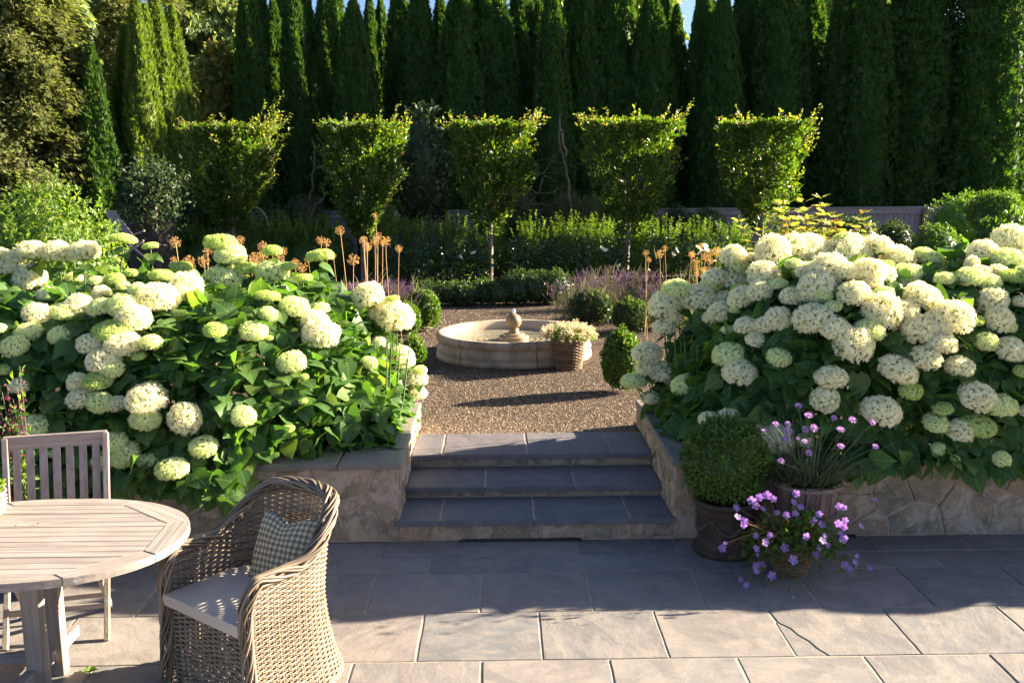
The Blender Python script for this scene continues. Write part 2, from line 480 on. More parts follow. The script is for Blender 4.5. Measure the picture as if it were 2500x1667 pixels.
def clip(poly, p, n):
    """keep the side of the line through p where (q-p).n <= 0"""
    out = []
    for i in range(len(poly)):
        a, b = poly[i], poly[(i + 1) % len(poly)]
        da, db = (a[0] - p[0]) * n[0] + (a[1] - p[1]) * n[1], (b[0] - p[0]) * n[0] + (b[1] - p[1]) * n[1]
        if da <= 0: out.append(a)
        if da * db < 0:
            t = da / (da - db); out.append((a[0] + (b[0] - a[0]) * t, a[1] + (b[1] - a[1]) * t))
    return out
def stones(parent, origin, ux, uy, nrm, L, H, size, name='stone', proud=.010, gap=.011, seed=0, offset=(0, 0, 0)):
    """irregular stones laid in a wall face; ux, uy span the face, nrm looks outwards"""
    r = random.Random(seed)
    nx, ny = max(1, round(L / size)), max(1, round(H / (size * .8)))
    S = [((i + r.uniform(.08, .92) + (j % 2) * .3) * L / nx, (j + r.uniform(.15, .85)) * H / ny) for i in range(-1, nx + 1) for j in range(ny)]
    S = [s for s in S if -.3 < s[0] < L + .3 and -.1 < s[1] < H + .1]
    ux, uy, nrm, origin = [np.array(v, float) for v in (ux, uy, nrm, origin)]
    for i, s in enumerate(S):
        poly = [(.003, .003), (L - .003, .003), (L - .003, H - .003), (.003, H - .003)]
        for j, q in enumerate(S):
            if i == j or not poly: continue
            d = (q[0] - s[0], q[1] - s[1]); l = math.hypot(*d)
            if l > size * 4: continue
            n = (d[0] / l, d[1] / l)
            poly = clip(poly, ((s[0] + q[0]) / 2 - n[0] * gap / 2, (s[1] + q[1]) / 2 - n[1] * gap / 2), n)
        if len(poly) < 3: continue
        P = np.array(poly)
        A = .5 * abs(np.dot(P[:, 0], np.roll(P[:, 1], -1)) - np.dot(P[:, 1], np.roll(P[:, 0], -1)))
        if A < .0012: continue
        # break long edges so that outlines wander
        Q = []
        for a in range(len(P)):
            p0, p1 = P[a], P[(a + 1) % len(P)]; l = np.linalg.norm(p1 - p0)
            Q.append(p0)
            if l > .07:
                m = max(1, int(l / .06))
                for t in range(1, m + 1):
                    f = t / (m + 1); nn = np.array((p1[1] - p0[1], p0[0] - p1[0])) / l
                    Q.append(p0 + (p1 - p0) * f - nn * r.uniform(-.001, .012))
        Q = np.array(Q); c = Q.mean(0); n = len(Q)
        inn = c + (Q - c) * (1 - min(.12, .007 / math.sqrt(A)))
        pr = proud * r.uniform(.5, 1.25)
        tilt = np.array((r.uniform(-.04, .04), r.uniform(-.04, .04)))
        def w3(q, h): return (q[0] - c[0]) * ux + (q[1] - c[1]) * uy + nrm * h
        V = [w3(q, -.006) for q in Q] + [w3(q, pr * .55) for q in Q] + [w3(q, pr + float((q - c) @ tilt) + r.uniform(-.002, .002)) for q in inn]
        V.append(nrm * (pr + .002))
        F = [(k, (k + 1) % n, n + (k + 1) % n, n + k) for k in range(n)] + [(n + k, n + (k + 1) % n, 2 * n + (k + 1) % n, 2 * n + k) for k in range(n)]
        F += [(2 * n + k, 2 * n + (k + 1) % n, 3 * n) for k in range(n)]
        MB().add(V, F).build(name, M['stone'], parent, origin + ux * c[0] + uy * c[1] - np.array(offset))
so_ = (.22, YW, 0)
stones(steps, (XL - .03, YW + .004, .002), (1, 0, 0), (0, 0, 1), (0, -1, 0), XR - XL + .055, Z1 - .04, .22, seed=3, proud=.006, gap=.008, offset=so_)
stones(steps, (XL + .01, 6.3456 + .004, Z1 + .001), (1, 0, 0), (0, 0, 1), (0, -1, 0), XR - XL - .02, Z2 - Z1 - .038, .2, seed=4, proud=.005, gap=.008, offset=so_)
stones(steps, (XL + .01, 6.795 + .004, Z2 + .001), (1, 0, 0), (0, 0, 1), (0, -1, 0), XR - XL - .02, ZU - Z2 - .038, .2, seed=5, proud=.005, gap=.008, offset=so_)
ds = MB(); ds.box((.12, YW - .012, .006), (.78, .03, .013)); tag(ds.build('drain_grate', M['dark']), 'narrow black drain strip at the foot of the bottom step', 'drain')
ds = MB(); ds.box((2.02, YW - .012, .006), (.52, .03, .013)); tag(ds.build('drain_grate', M['dark']), 'narrow black drain strip at the foot of the right stone wall', 'drain')

def retaining(side):
    nm = 'left' if side < 0 else 'right'
    xc = XL if side < 0 else XR
    xe = -5.6 if side < 0 else 6.4
    o0 = (xc, YW, 0)
    wl = empty('retaining_wall', o0)
    tag(wl, f'tan fieldstone retaining wall with slate coping on the {nm} side of the steps', 'wall')
    xa, xb = min(xc, xe), max(xc, xe)
    m = MB()
    zt = ZCAP - .038
    m.box(((xa + xb) / 2 - xc, .16, zt / 2), (xb - xa, .32, zt))
    cx = (-.16 if side < 0 else .16)
    m.box((cx, .32 + (7.62 - YW - .32) / 2, zt / 2), (.32, 7.62 - YW - .32, zt))
    m.build('wall_core', M['mortar'], wl)
    stones(wl, (xa, YW, .004), (1, 0, 0), (0, 0, 1), (0, -1, 0), xb - xa, zt - .004, .30, seed=10 + side, offset=o0)
    if side < 0: stones(wl, (xc, YW + .015, .004), (0, 1, 0), (0, 0, 1), (1, 0, 0), 7.6 - YW, zt - .004, .24, seed=21, proud=.006, offset=o0)
    else: stones(wl, (xc, 7.6, .004), (0, -1, 0), (0, 0, 1), (-1, 0, 0), 7.6 - YW - .015, zt - .004, .24, seed=22, proud=.006, offset=o0)
    # coping slabs: front run, then the run back along the steps
    ov = .022
    y0, y1 = YW - .04, YW + .31
    xin = xc + (-side) * ov
    x = xin
    lens = [.40, .62, .7, .6, .75, .6, .7, .62, .7]
    for l in lens:
        x2 = x + side * l
        a, b = min(x, x2), max(x, x2)
        p = slab(wl, 'coping_slab', rough_rect(a, b, y0, y1, .004, 6, .003), ZCAP - .04, ZCAP + random.uniform(-.001, .001), M['coping'], .006)
        p.location = (p.location.x - xc, p.location.y - YW, p.location.z)
        x = x2
    y = y1
    for l in (.45, .5, .4):
        a, b = (xin - .36, xin) if side < 0 else (xin, xin + .36)
        p = slab(wl, 'coping_slab', rough_rect(a, b, y, y + l, .004, 6, .003), ZCAP - .04, ZCAP, M['coping'], .006)
        p.location = (p.location.x - xc, p.location.y - YW, p.location.z)
        y += l
retaining(-1); retaining(1)

# gravel court and planting beds
gv = MB()
gv.add([(-14, 7.35, ZU - .012), (14, 7.35, ZU - .012), (14, 23.5, ZU - .012), (-14, 23.5, ZU - .012)], [(0, 1, 2, 3)])
gv.add([(XL + .001, 7.3, ZU - .013), (XR - .001, 7.3, ZU - .013), (XR - .001, 7.40, ZU - .013), (XL + .001, 7.40, ZU - .013)], [(0, 1, 2, 3)])
tag(gv.build('gravel', M['gravel_base']), kind='structure')
for sx, xa, xb in ((-1, -6, XL - .3), (1, XR + .3, 7)):
    b = MB(); b.box(((xa + xb) / 2, 7.0, (ZU + .43) / 2 + .0), (xb - xa, 1.6, .43 - ZU + .02))
    tag(b.build('bed_soil', M['soil']), kind='structure')
# loose pebbles: small crushed stones
def pebbles():
    n = 72000
    y = 7.37 + 9.5 * RNG.random(n) ** 1.7
    x = RNG.uniform(-1, 1, n) * (1.1 + (y - 7.37) * .33) + .22
    keep = ((y > 7.6) | ((x > XL + .02) & (x < XR - .02)))
    x, y = x[keep], y[keep]; n = len(x)
    V = np.array([(1, 0, 0), (-.5, .87, 0), (-.5, -.87, 0), (.05, .05, .8)]) * .5
    P = np.stack([x, y, np.full(n, ZU - .013)], 1)
    D = rdir(n); D[:, 2] *= .25
    N = np.array((0, 0, 1.0)) + nrand(n) * .25
    S = RNG.uniform(.007, .019, n) * (1 + (y - 7.4) * .05)
    me = scatter('gravel_stones', [(V, [(0, 1, 3), (1, 2, 3), (2, 0, 3)], np.zeros((4, 2))), (V * (1.3, .8, .7), [(0, 1, 3), (1, 2, 3), (2, 0, 3)], np.zeros((4, 2)))], P, D, N, S, M['pebble'], uv=False)
    tag(link('gravel_stones', me), 'loose crushed brown gravel round the fountain', 'gravel', kind='stuff')
pebbles()
# ------------------------------------------------------------------ foliage templates (leaf along +Y, length 1)
def T(V, F, UV=None):
    V = np.array(V, float)
    return (V, F, V[:, :2].copy() if UV is None else UV)
TL_DIAM = [T([(0, 0, 0), (.3, .45, .1), (0, 1, 0), (-.3, .45, .1)], [(0, 1, 2), (0, 2, 3)]),
           T([(0, 0, 0), (.27, .5, .05), (0, 1, -.15), (-.27, .5, .12)], [(0, 1, 2), (0, 2, 3)])]
TL_OVAL = [T([(0, 0, 0), (.2, .25, .05), (.26, .55, .06), (0, 1, -.06), (-.26, .55, .06), (-.2, .25, .05), (0, .5, -.02)], [(0, 1, 6), (1, 2, 6), (2, 3, 6), (3, 4, 6), (4, 5, 6), (5, 0, 6)]),
           T([(0, 0, 0), (.2, .3, .02), (.23, .6, .0), (0, 1, -.22), (-.23, .6, .1), (-.2, .3, .1), (0, .5, .02)], [(0, 1, 6), (1, 2, 6), (2, 3, 6), (3, 4, 6), (4, 5, 6), (5, 0, 6)])]
def spray(n, spread, seed, wd=.11):
    r = random.Random(seed); V, F = [], []
    for i in range(n):
        a = (i / (n - 1) - .5) * spread + r.uniform(-.1, .1); l = 1 - .35 * abs(i / (n - 1) - .5) * 2 + r.uniform(-.12, .05); z = r.uniform(-.12, .12)
        dx, dy = math.sin(a), math.cos(a); b = len(V)
        V += [(0, 0, 0), (dx * l * .5 + dy * wd, dy * l * .5 - dx * wd, z * .5 + .05), (dx * l, dy * l, z), (dx * l * .5 - dy * wd, dy * l * .5 + dx * wd, z * .5 - .03)]
        F += [(b, b + 1, b + 2), (b, b + 2, b + 3)]
    return T(V, F)
TL_SPRAY = [spray(4, 1.5, 1), spray(3, 1.1, 2), spray(4, 1.9, 3)]
TL_NEEDLE = [spray(4, 1.0, 5, .05), spray(3, .8, 6, .06)]
TL_GRASS = [T([(-.03, 0, 0), (.03, 0, 0), (.02, .6, .06), (0, 1, .22), (-.02, .6, .06)], [(0, 1, 2, 4), (4, 2, 3)])]

M['bark'] = noise_mat('grey brown bark', [(.3, (.07, .05, .035)), (.7, (.2, .15, .11))], 12, bump=.8, bdist=.02, vec=(3, 3, .5))
M['bark_light'] = noise_mat('smooth light bark', [(.3, (.2, .15, .11)), (.7, (.36, .28, .22))], 14, bump=.4, bdist=.01, vec=(2, 2, .6))
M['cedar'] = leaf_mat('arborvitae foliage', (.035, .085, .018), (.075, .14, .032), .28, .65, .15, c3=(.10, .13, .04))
M['cedar_sunlit'] = leaf_mat('arborvitae foliage sunny', (.09, .15, .025), (.16, .22, .045), .3, .65, .15, c3=(.2, .24, .07))  # brighter copy of the arborvitae colour, with the sunlight put into it
M['hornbeam'] = leaf_mat('hornbeam leaves', (.042, .088, .016), (.10, .165, .03), .38, .4, .5, c3=(.16, .21, .045))
M['hornbeam_y'] = leaf_mat('hornbeam young leaves', (.13, .18, .03), (.22, .26, .05), .42, .42, .45, c3=(.28, .22, .07))
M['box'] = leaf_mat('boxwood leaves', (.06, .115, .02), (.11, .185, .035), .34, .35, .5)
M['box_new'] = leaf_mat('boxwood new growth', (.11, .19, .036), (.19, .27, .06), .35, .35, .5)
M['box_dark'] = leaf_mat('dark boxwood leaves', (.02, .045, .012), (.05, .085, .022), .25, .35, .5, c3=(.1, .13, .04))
M['rose'] = leaf_mat('rose leaves', (.03, .065, .02), (.08, .13, .04), .35, .32, .6)
M['lilac'] = leaf_mat('lilac leaves', (.09, .16, .03), (.17, .25, .055), .4, .45, .4, c3=(.24, .3, .09))
M['olive'] = leaf_mat('olive conifer needles', (.08, .10, .035), (.155, .165, .062), .36, .65, .15, c3=(.21, .2, .085), tcol=(.95, 1, .6))
M['silver'] = leaf_mat('silvery green leaves', (.12, .19, .07), (.25, .30, .14), .4, .5, .3, c3=(.34, .37, .2))
M['darkneedle'] = leaf_mat('dark conifer needles', (.03, .05, .02), (.07, .09, .035), .2, .6, .2, c3=(.12, .13, .06))
M['maple'] = leaf_mat('turning maple leaves', (.15, .18, .05), (.26, .25, .08), .4, .5, .3, c3=(.36, .22, .07), tcol=(.95, 1, .6))
M['bright'] = leaf_mat('bright birch leaves', (.14, .2, .04), (.26, .32, .08), .5, .45, .4, c3=(.4, .42, .18))
M['redleaf'] = leaf_mat('red maple leaves', (.25, .07, .06), (.4, .14, .1), .4, .5, .3)
M['oakleaf'] = leaf_mat('yellow green oakleaf', (.22, .27, .07), (.36, .36, .12), .38, .5, .35, c3=(.38, .24, .08), veins=True)
M['greygreen'] = leaf_mat('grey green foliage', (.06, .08, .04), (.12, .14, .08), .25, .6, .2)
M['dullgreen'] = leaf_mat('dull large leaves', (.03, .055, .025), (.06, .09, .04), .25, .5, .3)
M['lavender'] = leaf_mat('lavender flowers', (.07, .04, .11), (.14, .09, .20), .2, .8, .1, c3=(.20, .14, .24))
M['lav_stem'] = leaf_mat('lavender stems', (.12, .14, .07), (.22, .22, .13), .2, .7, .2)
M['sedum'] = leaf_mat('faded sedum heads', (.22, .15, .11), (.38, .28, .22), .1, .8, .1)

def lumps(n, c, rad, seed, amp=.22, f=3.2, low=-1.0, jitter=.06, pw=1.0):
    """points in a shell of a lumpy ellipsoid, with outward normals"""
    D = rdir(int(n * 1.9)); D = D[D[:, 2] > low][:n]
    k = 1 + amp * wob(D, seed, f) + amp * .5 * wob(D, seed + 5, f * 2.7)
    dep = 1 - np.abs(RNG.normal(size=len(D))) * jitter * 2
    P = np.asarray(c) + D * np.asarray(rad) * (k * dep)[:, None]
    N = unit(D / np.asarray(rad))
    return P, N
def leafdirs(N, up=.4, jit=.6):
    n = len(N)
    D = unit(N * .55 + nrand(n) * jit + np.array((0, 0, up)))
    Nn = unit(N + nrand(n) * .35 + np.array((0, 0, .35)))
    return D, Nn
def shoots(c, rad, n, L, leaf, seed, k=9, spread=.35, zmin=.45):
    """upright new shoots with paired leaves, sticking out of a clipped plant"""
    D = rdir(n * 4); D = D[D[:, 2] > zmin][:n]
    k0 = 1 + .12 * wob(D, seed, 3.2)
    B = np.asarray(c) + D * np.asarray(rad) * (k0 * .93)[:, None]
    A = unit(D * spread + np.array((0, 0, 1.0)) + nrand(len(D)) * .12)
    Ls = L * RNG.uniform(.45, 1.15, len(D))
    P, DD, NN = [], [], []
    for i in range(k):
        for s in (0, 1):
            t = (i + .5) / k
            a = rdir(len(D)); a = unit(a - A * (a * A).sum(1, keepdims=True))
            P.append(B + A * (Ls * t)[:, None]); DD.append(unit(a + A * .8)); NN.append(unit(A - a * .3))
    return np.concatenate(P), np.concatenate(DD), np.concatenate(NN), leaf * RNG.uniform(.7, 1.15, len(D) * k * 2)

def shrub(name, c, rad, n, leaf, mat, tm=TL_DIAM, seed=0, amp=.14, core=.82, up=.4, sh=None, low=-.9, jit=.6, jitter=.06, label=None, cat='shrub', group=None, f=3.2):
    """one clipped or loose shrub as a thing of its own; c is the centre, rad the half sizes"""
    c = np.array(c, float); rad = np.array(rad, float)
    P, N = lumps(n, (0, 0, 0), rad, seed, amp, low=low, jitter=jitter, f=f)
    D, Nn = leafdirs(N, up, jit)
    ex = sphere_np((0, 0, 0), rad * core, 16, 10, seed, .08)
    me = scatter(name, tm, P, D, Nn, leaf * RNG.uniform(.6, 1.25, len(P)), [mat], extra=(ex[0], ex[1]))
    if sh is None:
        o = link(name, me, loc=c); tag(o, label, cat, group); return o
    base = c - np.array((0, 0, rad[2]))
    r = empty(name, base); tag(r, label, cat, group)
    link('clipped_foliage', me, r, (0, 0, rad[2]))
    q = shoots((0, 0, rad[2]), rad, sh[0], sh[1], sh[2], seed, k=sh[3])
    tag(link('new_shoots', scatter('new_shoots', tm, *q, [M['box_new'] if len(sh) < 5 else sh[4]]), r), kind='stuff')
    return r

# ------------------------------------------------------------------ columnar cedars
def cedar_mesh(seed, pointy=1.0, n=8500, mat='cedar'):
    """crown of height 1 and base radius 1 (scaled later per tree: xy by radius, z by height)"""
    h = 8.0; R0 = .85
    t = RNG.random(n) ** .85
    a = RNG.random(n) * 2 * PI
    def prof(t): return np.clip((1 - t ** (2.6 * pointy)) ** .85, 0, 1) * (.82 + .18 * np.clip(t * 6, 0, 1))
    r = R0 * prof(t)
    ridge = 1 + .13 * np.sin(a * 5 + seed + 2.2 * np.sin(t * 7 + seed)) + .07 * np.sin(a * 11 + t * 16 + seed * 2) + .05 * np.sin(t * 60 + a * 7)
    dep = 1 - np.abs(RNG.normal(size=n)) * .07
    rr = r * ridge * dep + RNG.normal(size=n) * .012
    P = np.stack([np.cos(a) * rr, np.sin(a) * rr, t * h], 1)
    O = np.stack([np.cos(a), np.sin(a), np.full(n, .25)], 1)
    D = unit(O * .55 + np.array((0, 0, 1.05)) + nrand(n) * .38)
    N = unit(O + nrand(n) * .7)
    k = 12; zs = np.linspace(0.0, .97, 14); aa = np.arange(k) / k * 2 * PI
    G = np.stack([np.cos(aa)[None] * (R0 * .80 * prof(zs))[:, None], np.sin(aa)[None] * (R0 * .80 * prof(zs))[:, None], np.broadcast_to((zs * h)[:, None], (14, k))], -1).reshape(-1, 3)
    I = np.arange(14 * k).reshape(14, k); I = np.hstack([I, I[:, :1]])
    q = np.stack([I[:-1, :-1], I[:-1, 1:], I[1:, 1:], I[1:, :-1]], -1).reshape(-1, 4)
    return scatter('crown', TL_SPRAY, P, D, N, RNG.uniform(.10, .24, n), [M[mat]], extra=(G, [q]), uv=False)
CEDARS = [cedar_mesh(s, p) for s, p in ((1, 1.0), (2, 1.25), (3, .8), (4, 1.4))]
CEDARS2 = [cedar_mesh(7, .9, mat='cedar_sunlit', n=9500), cedar_mesh(9, .75, mat='cedar_sunlit', n=9500)]
TRUNK = MB().tube([(0, 0, -.1), (0, 0, 2.0), (0, 0, 6.0)], [.11, .09, .03], 8).mesh('trunk', M['bark'], True)
BRANCHM = None
def cedar(px, Y, wd, top, label, group='columnar cedars in the dark row behind the fence', kind=0, meshes=None):
    """px: column in the photo, wd: width in photo pixels at its foot, top: row of its tip"""
    p = atY(px, top, Y); h = (p[2] - ZU) / 1.0
    x = atY(px, 300, Y)[0]
    o = empty('columnar_cedar', (x, Y, ZU), random.uniform(0, 6.28))
    R = wd * 1.13 * 1.063 / FPX * Y / 2 / .85
    tag(o, label, 'cedar tree', group)
    c = link('crown', (meshes or CEDARS)[kind % len(meshes or CEDARS)], o); c.scale = (R, R, h / 8.0 * 1.0)
    t = link('trunk', TRUNK, o); t.scale = (1, 1, min(1, h / 8))
    return o
FRONT = [(583, 24.6, 84, -60), (640, 24.8, 78, 8), (686, 24.4, 82, -55), (727, 23.8, 92, 130), (757, 25.0, 86, -30), (820, 24.2, 92, 2),
         (925, 24.8, 84, -70), (969, 24.4, 88, -60), (1016, 24.7, 80, -8), (1061, 24.3, 104, -60), (1124, 25.0, 122, -120), (1161, 23.9, 82, 42),
         (1196, 25.0, 84, -75), (1238, 24.3, 80, 12), (1268, 24.0, 88, -35), (1345, 24.9, 92, -90), (1405, 24.3, 128, -130), (1493, 24.2, 108, -18),
         (1549, 24.6, 74, 18), (1612, 24.9, 84, -60), (1655, 24.3, 100, -10), (1708, 24.7, 94, -75), (1782, 24.4, 118, -150), (1849, 24.6, 108, -50),
         (1926, 24.8, 104, -50), (1990, 24.3, 112, -60), (2096, 23.9, 168, -240), (2262, 23.8, 168, -240), (2350, 24.6, 120, -120)]
HINT = {3: 'a short one', 11: 'short and slim', 26: 'very broad', 27: 'very broad'}
for i, (px, Y, wd, top) in enumerate(FRONT):
    cedar(px, Y + (-.55, .35, -.1, .6, -.35)[i % 5], wd * .97, top, f'dark columnar cedar, {nth(i)} from left in the row behind the fence' + (', ' + HINT[i] if i in HINT else ''), kind=(0, 1, 0, 3, 1, 3)[i % 6])
BACK = [(611, 26.6, 60, -80), (660, 26.5, 60, -100), (713, 26.4, 62, -70), (778, 26.6, 66, -60), (857, 26.2, 66, -4), (882, 26.4, 66, 4), (1213, 26.5, 60, -60), (1292, 26.4, 60, 28), (1310, 26.6, 76, -40), (1525, 26.5, 62, -30), (1643, 26.4, 60, 2), (1736, 26.6, 50, -40), (1816, 26.5, 70, -60), (1958, 26.6, 62, -70), (2330, 26.6, 60, -60)]
for i, (px, Y, wd, top) in enumerate(BACK):
    cedar(px, Y, wd, top, f'narrow cedar peeping out from the second row, {nth(i)} of these from the left', 'cedars of the second row behind', kind=i)
# sunlit group at the left
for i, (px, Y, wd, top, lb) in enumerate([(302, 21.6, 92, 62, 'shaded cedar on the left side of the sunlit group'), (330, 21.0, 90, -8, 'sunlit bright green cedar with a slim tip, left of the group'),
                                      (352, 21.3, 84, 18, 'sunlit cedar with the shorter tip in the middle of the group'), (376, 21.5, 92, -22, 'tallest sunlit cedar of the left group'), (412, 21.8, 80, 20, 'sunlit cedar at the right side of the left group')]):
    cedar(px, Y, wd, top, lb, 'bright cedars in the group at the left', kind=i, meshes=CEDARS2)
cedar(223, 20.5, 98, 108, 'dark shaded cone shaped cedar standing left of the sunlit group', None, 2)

# ------------------------------------------------------------------ clipped hornbeams
def hornbeam(px, Y, top, half_top, label, seed):
    r = np.random.default_rng(seed)
    x = atY(px, 300, Y)[0]
    o = empty('hornbeam', (x, Y, ZU)); tag(o, label, 'hornbeam tree', 'clipped hornbeams in a row')
    H = atY(px, top, Y)[2] - ZU
    Rt = half_top * 1.063 / FPX * Y * .90
    lean = r.uniform(-.05, .05)
    MB().tube([(lean, 0, -.05), (lean * .5, .01, .6), (0, 0, 1.2), (0, 0, 1.9)], [.055, .05, .045, .03], 8).build('trunk', M['bark_light'], o, smooth=True)
    z0 = .87
    br = MB()
    for k in range(9):
        a = k / 9 * 2 * PI + r.uniform(-.3, .3); e = r.uniform(.5, .8) * Rt
        zb = r.uniform(.9, 1.3)
        br.tube([(0, 0, zb), (math.cos(a) * e * .45, math.sin(a) * e * .45, zb + (H - zb) * .4), (math.cos(a) * e, math.sin(a) * e, H * .95)], [.02, .014, .006], 5, cap=False)
    tag(br.build('branches', M['bark_light'], o), kind='stuff')
    def R(t): return Rt * np.interp(np.clip(t, 0, 1), [0, .17, .37, .56, .75, 1], [.16, .42, .70, .93, .99, 1.0])
    n = 8200
    t = r.random(n) ** .75; a = r.random(n) * 2 * PI
    rad = R(t) * (.90 + .17 * np.sin(a * 3 + seed * 1.7 + 3 * t) + .13 * np.sin(a * 7 - 5 * t + seed * 2) + .10 * np.sin(13 * t + 5 * a) + .07 * np.sin(29 * t + 11 * a + seed))
    dep = 1 - np.abs(r.normal(size=n)) * .16
    z = z0 + (H - z0) * t
    P = np.stack([np.cos(a) * rad * dep, np.sin(a) * rad * dep, z], 1)
    m = 1700                                           # the flat clipped top
    a2 = r.random(m) * 2 * PI; r2 = np.sqrt(r.random(m)) * R(1.0) * 1.02
    P2 = np.stack([np.cos(a2) * r2 * (1 + .12 * np.sin(3 * a2 + seed)), np.sin(a2) * r2 * (1 + .1 * np.sin(2 * a2 + seed)), H - np.abs(r.normal(size=m)) * .06 + .03 * np.sin(5 * a2 + seed) * r2], 1)
    m3 = 1500                                          # leaves inside the crown
    a3 = r.random(m3) * 2 * PI; t3 = r.random(m3) ** .6; r3 = np.sqrt(r.random(m3)) * R(t3) * .85
    P3 = np.stack([np.cos(a3) * r3, np.sin(a3) * r3, z0 + (H - z0) * t3], 1)
    hole = wob(P, seed, 4.5) + .6 * wob(P, seed + 3, 11) > -.15
    P = P[hole]
    A = np.concatenate([P, P2, P3])
    O = A * np.array((1, 1, 0)); O = unit(O) * .75 + np.array((0, 0, .55)); N = unit(O + r.normal(size=A.shape) * .55)
    D = unit(O + r.normal(size=A.shape) * .5 + np.array((0, 0, .1)))
    link('crown', scatter('crown', TL_OVAL[:1] + TL_DIAM, A, D, N, r.uniform(.07, .125, len(A)), [M['hornbeam']], uv=False), o)
    # new shoots: at the rim and on top, arching up and outward
    ns = 175 if seed == 31 else 135
    q, qd, qn, qs = [], [], [], []
    tw = MB()
    for k in range(ns):
        a = r.uniform(0, 2 * PI) if k < 118 else r.uniform(-.8, .8); t0 = r.choice([r.uniform(.25, .95), r.uniform(.9, 1.0)]);
        b = np.array((math.cos(a) * R(t0) * .92, math.sin(a) * R(t0) * .92, z0 + (H - z0) * t0))
        if k % 3 == 0: b = np.array((math.cos(a) * R(1) * r.uniform(0, .95), math.sin(a) * R(1) * r.uniform(0, .95), H - .03))
        L = r.uniform(.10, .36) * (1.7 if r.random() < .12 else 1) * (.42 if k % 3 == 0 else 1)
        if k >= 118: L *= 1.5
        d = unit(np.array((math.cos(a) * (.9 if k % 3 else .25), math.sin(a) * (.9 if k % 3 else .25), r.uniform(.45, 1.2))))
        pts = [b + d * L * s + np.array((0, 0, .12 * L * s * s)) for s in (0, .35, .7, 1)]
        tw.tube(pts, [.004, .003, .0025, .0015], 3, cap=False)
        nl = max(5, int(L / .028))
        for j in range(nl):
            s = (j + .6) / nl
            p = b + d * L * s + np.array((0, 0, .12 * L * s * s))
            side = unit(np.cross(d, r.normal(size=3))) 
            q.append(p); qd.append(unit(d * .7 + side * (1 if j % 2 else -1))); qn.append(unit(np.array((0, 0, 1)) + r.normal(size=3) * .5)); qs.append(r.uniform(.055, .085))
    tag(tw.build('twigs', M['bark'], o), kind='stuff')
    tag(link('new_shoots', scatter('new_shoots', TL_OVAL, q, qd, qn, qs, [M['hornbeam_y']], uv=False), o), kind='stuff')
    return o
HB = [(523, 18.6, 296, 104, 'clipped vase shaped hornbeam, leftmost of the five, with straggling shoots at its right'),
      (828, 18.4, 290, 104, 'clipped vase shaped hornbeam, second of the five from the left'),
      (1124, 18.2, 290, 100, 'clipped vase shaped hornbeam, middle one, behind the fountain ball'),
      (1447, 18.2, 284, 116, 'clipped vase shaped hornbeam with yellowish shoots, fourth of the five from the left'),
      (1757, 18.4, 286, 102, 'clipped vase shaped hornbeam, rightmost of the five, above the right hydrangeas')]
for i, h in enumerate(HB): hornbeam(*h, seed=31 + i)

# ------------------------------------------------------------------ big trees beyond
def big_tree(name, px, py, Y, rpx, rpz, n, leaf, mat, tm, label, seed, cat='tree', amp=.3, blobs=5, droop=0.0, core=True, group=None, tr=None):
    """round headed tree built of several leafy masses on limbs; px,py = crown centre, rpx/rpz half sizes in photo pixels"""
    r = np.random.default_rng(seed)
    c = atY(px, py, Y); s = 1.063 / FPX * Y
    R = np.array((rpx * s, rpx * s * .8, rpz * s))
    o = empty(name, (c[0], Y, ZU)); tag(o, label, cat, group)
    cz = c[2] - ZU
    lm = MB().tube([(0, 0, -.1), (.1, 0, cz * .4), (0, 0, cz), (.1, .1, cz + R[2] * .6)], [(tr or .16 * rpz / 90 + .06), (tr or .12) * .8, (tr or .08) * .6, .02], 8)
    lm.build('trunk', M['bark'], o, smooth=True)
    P, N, ex = [], [], []
    lb = MB()
    for b in range(blobs):
        d = unit(r.normal(size=3)) * r.uniform(.25, .62)
        if b == 0: d *= 0
        bc = np.array((0, 0, cz)) + d * R
        rb = R * r.uniform(.42, .62) * (1.35 if b == 0 else 1)
        p, nn = lumps(n // blobs, bc, rb, seed + b, amp, jitter=.12)
        P.append(p); N.append(nn)
        if core: ex.append(sphere_np(bc, rb * .7, 12, 8, seed + b, .15))
        lb.tube([(0, 0, max(.3, cz - R[2] * .9)), (bc * np.array((.5, .5, 1)) + np.array((0, 0, cz - R[2] * .3))) / np.array((1, 1, 2)), bc], [.07, .05, .02], 5, cap=False)
    tag(lb.build('limbs', M['bark'], o), kind='stuff')
    P, N = np.concatenate(P), np.concatenate(N)
    if droop: D = unit(N * .5 + nrand(len(P)) * .35 + np.array((0, 0, -droop)))
    else: D = unit(N * .5 + nrand(len(P)) * .7 + np.array((0, 0, .1)))
    Nn = unit(N + nrand(len(P)) * .5 + np.array((0, 0, .3)))
    e = merge_np(ex) if ex else None
    link('crown', scatter('crown', tm, P, D, Nn, leaf * RNG.uniform(.6, 1.3, len(P)), [M[mat]], extra=e, uv=False), o)
    return o
